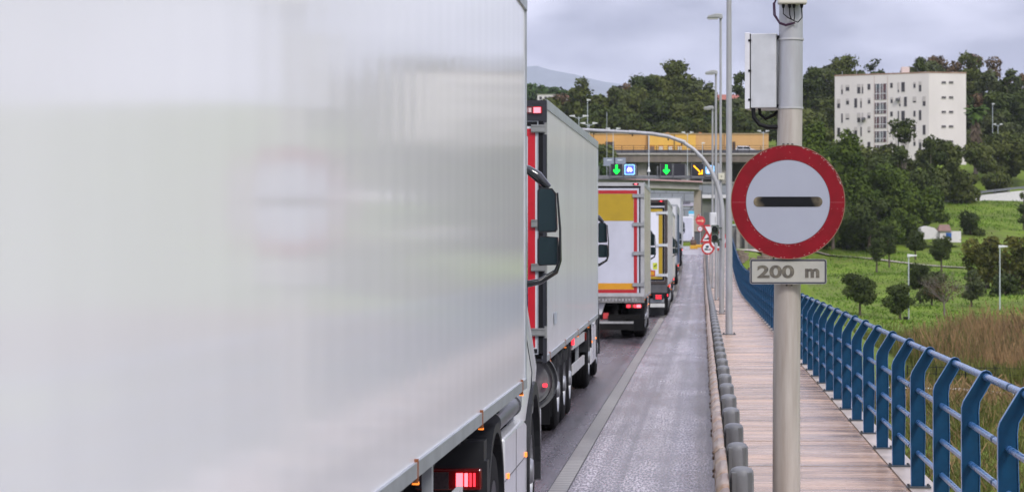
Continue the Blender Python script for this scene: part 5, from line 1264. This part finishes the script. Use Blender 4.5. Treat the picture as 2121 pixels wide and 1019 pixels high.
def tree(label, px, py_b, py_t, hw_px, d, kind='round', m='dark', grp=None, n=None, leaf=None, seed=None, cat='tree', crown_b=.28, cl=None, name='tree', dens=1.0):
    seed = seed if seed is not None else int(px*7+py_t); rng = np.random.default_rng(seed)
    x = X_(px,d); zg = min(Z_(py_b,d), hh(x,d)+.3) if py_b is None or False else Z_(py_b,d)
    H = Z_(py_t,d)-zg; W_ = hw_px*d/F
    t_ = thing(name, label, cat, (x,d,zg), 0, grp)
    C = []
    if kind == 'round':
        k = cl or 12
        for i in range(k):
            a = rng.uniform(0,6.28); q = rng.uniform(.1,.68); zz = rng.uniform(crown_b+.1,.88); e = math.sqrt(max(.1, 1-((zz-(1+crown_b)/2)/((1-crown_b)/2))**2))
            r_ = W_*rng.uniform(.28,.46); C.append((math.cos(a)*q*W_*e, math.sin(a)*q*W_*e, zz*H, r_, r_, r_*.72))
    elif kind == 'tall':                          # open eucalyptus crowns with gaps
        k = cl or 30
        for i in range(k):
            zz = rng.uniform(crown_b,.95); e = .45+.75*math.sin(math.pi*min(1,(zz-crown_b)/(1.02-crown_b))**.8)
            a = rng.uniform(0,6.28); q = rng.uniform(.0,.75)*e; r_ = W_*rng.uniform(.24,.42); C.append((math.cos(a)*q*W_, math.sin(a)*q*W_, zz*H, r_, r_, r_*rng.uniform(.55,.85)))
    elif kind == 'cypress':
        k = cl or 22
        for i in range(k):
            zz = i/k*.9+.06; e = (1-zz)**.55*1.05; a = rng.uniform(0,6.28); q = rng.uniform(.2,.6)*e; r_ = W_*(.26+.34*e); C.append((math.cos(a)*q*W_, math.sin(a)*q*W_, zz*H, r_, r_, r_*1.25))
    elif kind == 'bush':
        k = cl or 16
        for i in range(k):
            a = rng.uniform(0,6.28); q = rng.uniform(0,.75); zz = rng.uniform(.12,.8)*(1-q*.35); r_ = W_*rng.uniform(.22,.36); C.append((math.cos(a)*q*W_, math.sin(a)*q*W_, zz*H, r_, r_, min(r_*.9,H*.3)))
    vol = sum(c_[3]*c_[5] for c_ in C); leaf = (leaf or max(.13, .0011*d))*.8; n = n or int(min(12000, dens*2.0*vol*12/(leaf*leaf*3.0)))
    V = leaves(C, n, leaf, rng)
    V2 = leaves([(c_[0],c_[1],c_[2],c_[3]*1.35,c_[4]*1.35,c_[5]*1.35) for c_ in C], max(60,n//7), leaf*.8, rng, .7)
    quadmesh('crown', np.concatenate([V,V2]), LM[m], t_)
    # trunk and limbs
    s = MB(); r0 = max(.10, W_*.06); hb_ = H*(crown_b+.12) if kind != 'cypress' else H*.5
    lean = rng.uniform(-.04,.04)*H
    s.tube([(0,0,-.5),(lean*.3,0,hb_*.5),(lean*.6,0,hb_),(lean,0,H*.75)], [r0*1.25,r0,r0*.8,r0*.3], 8)
    for c_ in C[:9]:
        s.tube([(lean*.5,0,hb_*rng.uniform(.75,1.1)),(c_[0]*.5,c_[1]*.5,(c_[2]+hb_)/2),(c_[0]*.95,c_[1]*.95,c_[2])], [r0*.5,r0*.32,r0*.12], 6)
    s.build('trunk', bark_l if kind == 'tall' else bark, t_, smooth=True)
    return t_
# --- wooded slopes as masses (no tree of its own to be told apart)
def wood(name, label_, spots, n, leaf, m, seed=1):
    rng = np.random.default_rng(seed); C = []
    for (px, py, rpx, rpy, d) in spots:
        C.append((X_(px,d), d, Z_(py,d), rpx*d/F, rng.uniform(2.5,5), rpy*d/F))
    # break each mass into small crowns
    D_ = []
    for c_ in C:
        for k in range(int(5+c_[3]*1.4)):
            v = rng.normal(size=3); v /= np.linalg.norm(v); q = rng.uniform(.3,1.0); r_ = rng.uniform(1.0,2.3)
            D_.append((c_[0]+v[0]*q*c_[3], c_[1]+v[1]*q*c_[4], c_[2]+v[2]*q*c_[5], r_, r_, r_*.8))
    o = quadmesh(name, leaves(D_, int(n*1.35), leaf*.82, rng, .5), LM[m]); o['kind'] = 'stuff'; return o
wood('woodland', '', [(1200,235,60,32,470),(1260,235,60,40,475),(1320,230,60,42,478),(1380,225,60,45,480),(1440,235,50,40,475),(1500,250,50,25,470),(1560,255,55,25,468),(1620,240,50,40,465),(1110,235,50,30,480),(1180,275,60,14,462),(1300,272,90,12,462),(1450,272,90,10,462)], 46000, .50, 'olive', 3)
wood('woodland', '', [(1520,245,45,28,500),(1590,225,50,38,505),(1650,220,55,55,505),(1690,190,45,50,520),(1750,170,60,40,530),(1830,170,50,35,530),(1900,165,60,35,530),(1990,180,60,50,525),(2070,210,60,60,515),(2120,220,50,60,510),(2060,270,60,35,490),(2110,290,50,30,480),(2010,300,50,30,485)], 40000, .50, 'grey', 4)
wood('woodland', '', [(2040,160,50,45,540),(2110,180,50,35,540),(2020,220,30,25,500),(1960,145,40,25,540),(1290,200,40,25,490),(1170,215,40,14,520)], 7000, .46, 'rust', 5)
wood('woodland', '', [(1690,320,50,55,400),(1800,340,60,50,400),(1880,350,60,45,400),(1960,335,50,45,420),(2030,330,45,28,440),(1990,380,40,22,425),(2100,300,45,20,450),(1930,380,40,40,405),(1700,420,40,50,385),(1790,420,60,50,385),(1890,420,50,40,385),(1640,450,40,50,380),(1250,330,25,22,405),(2060,375,50,14,436),(1990,405,28,10,428)], 40000, .42, 'olive', 6)
wood('woodland', '', [(1690,430,60,55,352),(1780,420,60,60,358),(1830,390,50,50,362),(1860,430,60,55,362),(1700,485,60,22,340),(1800,485,60,22,345),(1880,470,50,28,360),(1925,440,30,40,372),(1650,380,40,90,360),(1740,330,40,50,380)], 42000, .36, 'cypress', 9)
wood('woodland', '', [(1320,262,90,22,462),(1420,262,60,22,462),(1500,262,60,20,462),(1580,262,60,26,462),(1240,262,60,22,462),(1640,270,40,40,462),(2000,240,40,50,500),(2060,240,50,50,495),(2110,240,50,60,495)], 26000, .46, 'dark', 10)
wood('woodland', '', [(1672,300,35,50,400),(1712,262,22,34,484),(1690,260,30,40,455),(1715,240,20,60,500),(1640,330,40,60,390),(2090,300,45,18,458),(2050,310,30,25,458),(2085,350,30,12,452),(2125,330,25,20,452),(1300,205,40,24,482),(1360,185,45,35,486),(1410,180,45,40,486),(1450,205,25,30,482)], 26000, .46, 'olive', 21)
wood('hedge', '', [(1520,520,20,6,235),(1250,352,30,6,402),(1600,515,40,8,240)], 3000, .3, 'green', 8)
# ridge scrub behind the houses on the far left
rng = np.random.default_rng(12); D_ = []
for px in range(1040, 1250, 3):
    zt_ = np.interp(px, [1040,1090,1110,1130,1150,1180,1250], [180,184,184,192,192,200,215])
    for k in range(3): D_.append((X_(px+rng.uniform(-2,2),880), 880+rng.uniform(-8,8), Z_(zt_+3+k*9,880), 3.2, 3, 2.2))
o = quadmesh('ridge_scrub', leaves(D_, 9000, .9, rng), LM['green']); o['kind'] = 'stuff'
G1 = 'tall trees behind the yellow building'
T_ = [('leftmost round crowned tree against the sky, above the second lorry',1212,290,160,34,468,'tall','olive'),
 ('medium tree left of the big eucalyptus group, dipping crown',1275,290,180,32,476,'tall','grey'),
 ('broad tree rising left of the tallest eucalyptus',1325,292,160,42,484,'tall','dark'),
 ('tallest eucalyptus behind the yellow building',1398,292,124,50,488,'tall','olive'),
 ('thin crowned eucalyptus at the right end of the group, left of the lamp heads',1447,290,160,32,480,'tall','grey'),
 ('lower dense tree in front of the tallest eucalyptus',1425,292,200,42,466,'round','olive'),
 ('lower dark tree in front of the broad eucalyptus',1345,292,205,44,466,'round','dark'),
 ('lower dark tree behind the double headed lamps',1250,292,212,46,465,'round','dark')]
for a in T_: tree(a[0], *a[1:6], kind=a[6], m=a[7], grp=G1, dens=1.25, leaf=.46)
G2 = 'trees around the apartment block'
T_ = [('spindly tree in the gap between lamp posts and sign pole',1536,262,150,26,520,'tall','dark'),
 ('dark tree directly right of the sign pole, left of the apartment block',1680,300,138,38,500,'tall','dark'),
 ('wide eucalyptus rising above the left roof corner of the apartment block',1743,262,113,44,512,'tall','olive'),
 ('small pointed tree above the roof left of centre',1811,262,121,26,512,'tall','dark'),
 ('dark tree above the middle of the apartment roof',1905,262,117,24,515,'tall','dark'),
 ('low tree above the right part of the apartment roof',1945,262,130,22,515,'tall','grey'),
 ('tall eucalyptus rising behind the right roof corner',2008,270,108,42,518,'tall','olive'),
 ('eucalyptus between the tall one and the right edge',2050,280,140,30,512,'tall','grey'),
 ('thin tree at the right edge of the skyline',2093,290,143,30,505,'tall','dark')]
for a in T_: tree(a[0], *a[1:6], kind=a[6], m=a[7], grp=G2, dens=1.2, leaf=.46)
G3 = 'dark trees below the apartment block'
T_ = [('bushy cypress immediately right of the round sign',1688,505,252,52,338,'cypress','cypress'),
 ('second bushy cypress right of the round sign, slightly shorter',1756,505,272,50,345,'cypress','cypress'),
 ('tall dark tree covering the apartment block foot, left crown',1868,480,243,38,395,'tall','dark'),
 ('dark tree in front of the right end of the apartment block',1925,480,272,34,395,'tall','dark'),
 ('large dark tree between the cypresses and the cottage',1815,505,300,52,372,'round','dark'),
 ('large dark tree left of the cottage roof',1895,490,330,58,376,'round','dark'),
 ('dark low tree below the left cypress',1725,508,400,50,332,'round','dark'),
 ('dark low tree below the second cypress',1800,508,410,50,336,'round','dark'),
 ('dark low tree half hidden behind the red ring',1655,508,420,40,330,'round','dark')]
for a in T_: tree(a[0], *a[1:6], kind=a[6], m=a[7], grp=G3, dens=1.2, leaf=.36, crown_b=.12)
G4 = 'shrubs on the slope'
T_ = [('round dark bush on the green slope below the hillside road',2010,492,428,36,372,'bush','dark'),
 ('large yellowish green thicket at the right edge, left half',2045,590,466,62,270,'bush','gold'),
 ('large yellowish green thicket at the right edge, right half',2115,600,455,58,266,'bush','gold'),
 ('dark bush under the thicket at the right edge',2095,640,535,50,250,'bush','dark'),
 ('dark evergreen at the right edge beside the hillside road',2120,470,388,22,380,'bush','dark')]
for a in T_: tree(a[0], *a[1:6], kind=a[6], m=a[7], grp=G4, cat='bush', name='bush', dens=1.3, leaf=.26)
G5 = 'young trees on the park lawn'
T_ = [('round young tree standing alone on the lawn right of the 200 m plate',1781,647,563,39,222,'round','dark'),
 ('low forked young tree left of the left park lamp',1864,664,588,34,214,'round','dark'),
 ('young tree behind and left of the bare tree',1906,618,545,32,240,'round','dark'),
 ('young tree right of the bare tree, slim trunk',2013,640,552,30,236,'round','grey'),
 ('small tree highest on the lawn left, twin of its neighbour',1816,556,489,21,288,'round','dark'),
 ('taller small tree just right of the twin, upper left lawn',1842,546,462,23,298,'round','dark'),
 ('small tree in the middle of the upper lawn',1896,530,474,24,300,'round','dark'),
 ('small round tree in front of the cottage',1950,554,488,25,285,'round','dark'),
 ('dark shrubby tree between the left park lamp and the bare tree',1930,640,560,36,238,'round','grey')]
for a in T_: tree(a[0], *a[1:6], kind=a[6], m=a[7], grp=G5, dens=1.5, leaf=.17, crown_b=.20, cl=20)
# bare tree: many fine branches
bt_ = thing('bare_tree', 'leafless young tree with a fan of grey twigs in front of the darker tree', 'tree', (X_(1955,222),222,Z_(664,222)), 0, G5)
s = MB(); rng = np.random.default_rng(4); random.seed(4)
s.tube([(0,0,-.4),(.05,0,.9),(0,0,1.7)], [.12,.09,.08], 8)
def branch(p, d_, L_, r_, depth_):
    q = p + d_*L_; mid = p + d_*L_*.5 + Vector((random.uniform(-.1,.1),random.uniform(-.1,.1),.05))*L_
    s.tube([p, mid, q], [r_, r_*.8, r_*.55], 5, cap=False)
    if depth_ == 0: return
    for k in range(3):
        nd = (d_ + Vector((random.uniform(-.75,.75), random.uniform(-.75,.75), random.uniform(-.15,.5)))).normalized()
        branch(q if k else mid, nd, L_*random.uniform(.6,.8), r_*.5, depth_-1)
for k in range(8):
    a = k*.785+random.uniform(-.2,.2); branch(Vector((0,0,1.5+.04*k)), Vector((math.cos(a)*.95, math.sin(a)*.8, .85)).normalized(), 1.35, .045, 3)
s.build('branches', mat('grey twig bark', (.17,.14,.12), .9), bt_)
rngb = np.random.default_rng(5)
quadmesh('sparse_leaves', leaves([(0,0,3.0,1.9,1.9,1.3)], 500, .10, rngb, .2), LM['rust'], bt_)
# palm with a skirt of dead fronds
pt_ = thing('palm_tree', 'old palm with a thick skirt of dead brown fronds right of the apartment block', 'palm', (X_(2021,452),452,Z_(350,452)))
HP = Z_(226,452)-Z_(350,452)
s = MB(); s.tube([(0,0,-1),(.1,0,HP*.4),(0,0,HP*.93)], [.45,.35,.4], 10); s.build('trunk', mat('palm trunk', (.12,.095,.085), .9, var=.4), pt_, smooth=True)
def fronds(n, zc, L0, L1, up0, up1, m_, name):
    V = []; rg = random.Random(int(zc*10))
    for k in range(n):
        a = rg.uniform(0,6.28); e = rg.uniform(up0,up1); L_ = rg.uniform(L0,L1); z0 = zc+rg.uniform(-.4,.4); pts_ = []
        for j in range(6):
            u = j/5; rr_ = L_*u*math.cos(e-u*.9); zz = z0+L_*u*math.sin(e)-(u**2)*L_*.45
            pts_.append(Vector((math.cos(a)*rr_, math.sin(a)*rr_, zz)))
        side = Vector((-math.sin(a), math.cos(a), 0))
        for j in range(5):
            wj = .42*math.sin(math.pi*(j+.6)/5.6)+.05; wk = .42*math.sin(math.pi*(j+1.6)/5.6)+.03
            for q in (-1, 1):
                dn = Vector((0,0,-.18)); V += [pts_[j], pts_[j]+side*q*wj+dn, pts_[j+1]+side*q*wk+dn, pts_[j+1]]
    quadmesh(name, np.array([tuple(v) for v in V]), m_, pt_)
fronds(80, HP*.93, 2.0, 2.8, -.4, 1.2, leafmat('palm green', (.10,.16,.035), (.05,.09,.02)), 'fronds')
fronds(40, HP*.88, 1.4, 2.0, -1.5, -.9, mat('dead fronds', (.13,.095,.06), .9, var=.5, vscale=1), 'dead_fronds')
for f_ in (.78,.66,.54): fronds(34, HP*f_, 1.2, 1.9, -1.6, -1.25, MATS['dead fronds'], 'dead_fronds')

# ---------------------------------------------------------------- reeds, grass
def blades(name, spots, n, h0, h1, wdt, mats_, seed, lean=.3):
    rg = np.random.default_rng(seed); P_ = []
    per = n//len(spots)
    for (x0,x1,y0,y1,hs) in spots:
        x = rg.uniform(x0,x1,per); y = rg.uniform(y0,y1,per)
        h_ = rg.uniform(h0,h1,per)*hs*(.75+.35*np.sin(x*.9+y*.35)+.2*np.sin(x*.31-y*.8)); h_ = np.maximum(h_,.12)
        z = np.array([hh(a,c) for a,c in zip(x,y)])-.05
        P_.append(np.stack([x,y,z,h_],1))
    P_ = np.concatenate(P_); n = len(P_)
    a = rg.uniform(0,6.28,n); ux, uy = np.cos(a)*wdt, np.sin(a)*wdt; lx, ly = rg.normal(size=n)*lean*P_[:,3], rg.normal(size=n)*lean*P_[:,3]
    B0 = np.stack([P_[:,0]-ux,P_[:,1]-uy,P_[:,2]],1); B1 = np.stack([P_[:,0]+ux,P_[:,1]+uy,P_[:,2]],1)
    T0 = np.stack([P_[:,0]+ux*.6+lx,P_[:,1]+uy*.6+ly,P_[:,2]+P_[:,3]],1); T1 = np.stack([P_[:,0]-ux*.3+lx,P_[:,1]-uy*.3+ly,P_[:,2]+P_[:,3]*1.04],1)
    o = quadmesh(name, np.stack([B0,B1,T0,T1],1).reshape(-1,3), mats_); o['kind'] = 'stuff'; return o
reed = mat('dry reeds', (.36,.225,.11), .85, col2=(.14,.10,.045), vscale=.28, spec=.2)
reed2 = mat('green reeds', (.15,.16,.035), .85, col2=(.065,.075,.02), vscale=.4, spec=.2)
blades('dry_reeds', [(13.5,30,135,165,.8),(18,36,150,185,1.05),(22,42,135,162,1.3)], 60000, .9, 2.6, .022, reed, 1, .2)
blades('green_reeds', [(10,30,122,134,.6),(11,34,166,192,.4),(13,34,140,170,.95)], 26000, 1.0, 2.3, .03, reed2, 2, .2)
blades('rough_grass', [(4,22,55,85,.75),(5,24,85,112,1.0),(3,16,40,60,.6)], 34000, .35, 1.05, .022, reed2, 3, .45)
blades('dry_grass', [(4,22,60,112,.95),(3,24,104,118,1.2)], 9000, .35, 1.1, .022, reed, 4, .45)
lawn = mat('lawn tufts', (.13,.235,.022), .85, col2=(.075,.13,.018), vscale=.15, spec=.15)
blades('lawn_grass', [(8,40,190,235,1),(8,48,235,300,1.1),(14,50,300,345,1.3),(40,75,380,430,1.6)], 30000, .10, .28, .08, lawn, 6, .6)
# rubble bank by the bridge end
s = MB(); random.seed(8)
for k in range(90):
    x = random.uniform(2.3,6.5); y = random.uniform(150,172); z = hh(x,y); r_ = random.uniform(.15,.5)
    a = random.uniform(0,3)
    s.prism([(x+r_*math.cos(a+j*1.05)*random.uniform(.7,1), y+r_*math.sin(a+j*1.05)*random.uniform(.7,1)) for j in range(6)], 'z', z-.2, z+r_*.6)
o = s.build('rubble', mat('rubble stone', (.27,.21,.165), .85, var=.5, vscale=2)); o['kind'] = 'stuff'

# ---------------------------------------------------------------- haze
s = MB(); s.box((-3000,-310,-22),(3000,13200,1000)); hz = s.build('haze', None); hz['kind'] = 'stuff'
m = bpy.data.materials.new('haze'); m.use_nodes = True; t = m.node_tree; t.nodes.clear()
o_ = t.nodes.new('ShaderNodeOutputMaterial'); v_ = t.nodes.new('ShaderNodeVolumePrincipled')
v_.inputs['Color'].default_value = (.80,.84,.95,1); v_.inputs['Density'].default_value = .00006; v_.inputs['Anisotropy'].default_value = .2
t.links.new(v_.outputs[0], o_.inputs['Volume']); hz.data.materials.append(m)
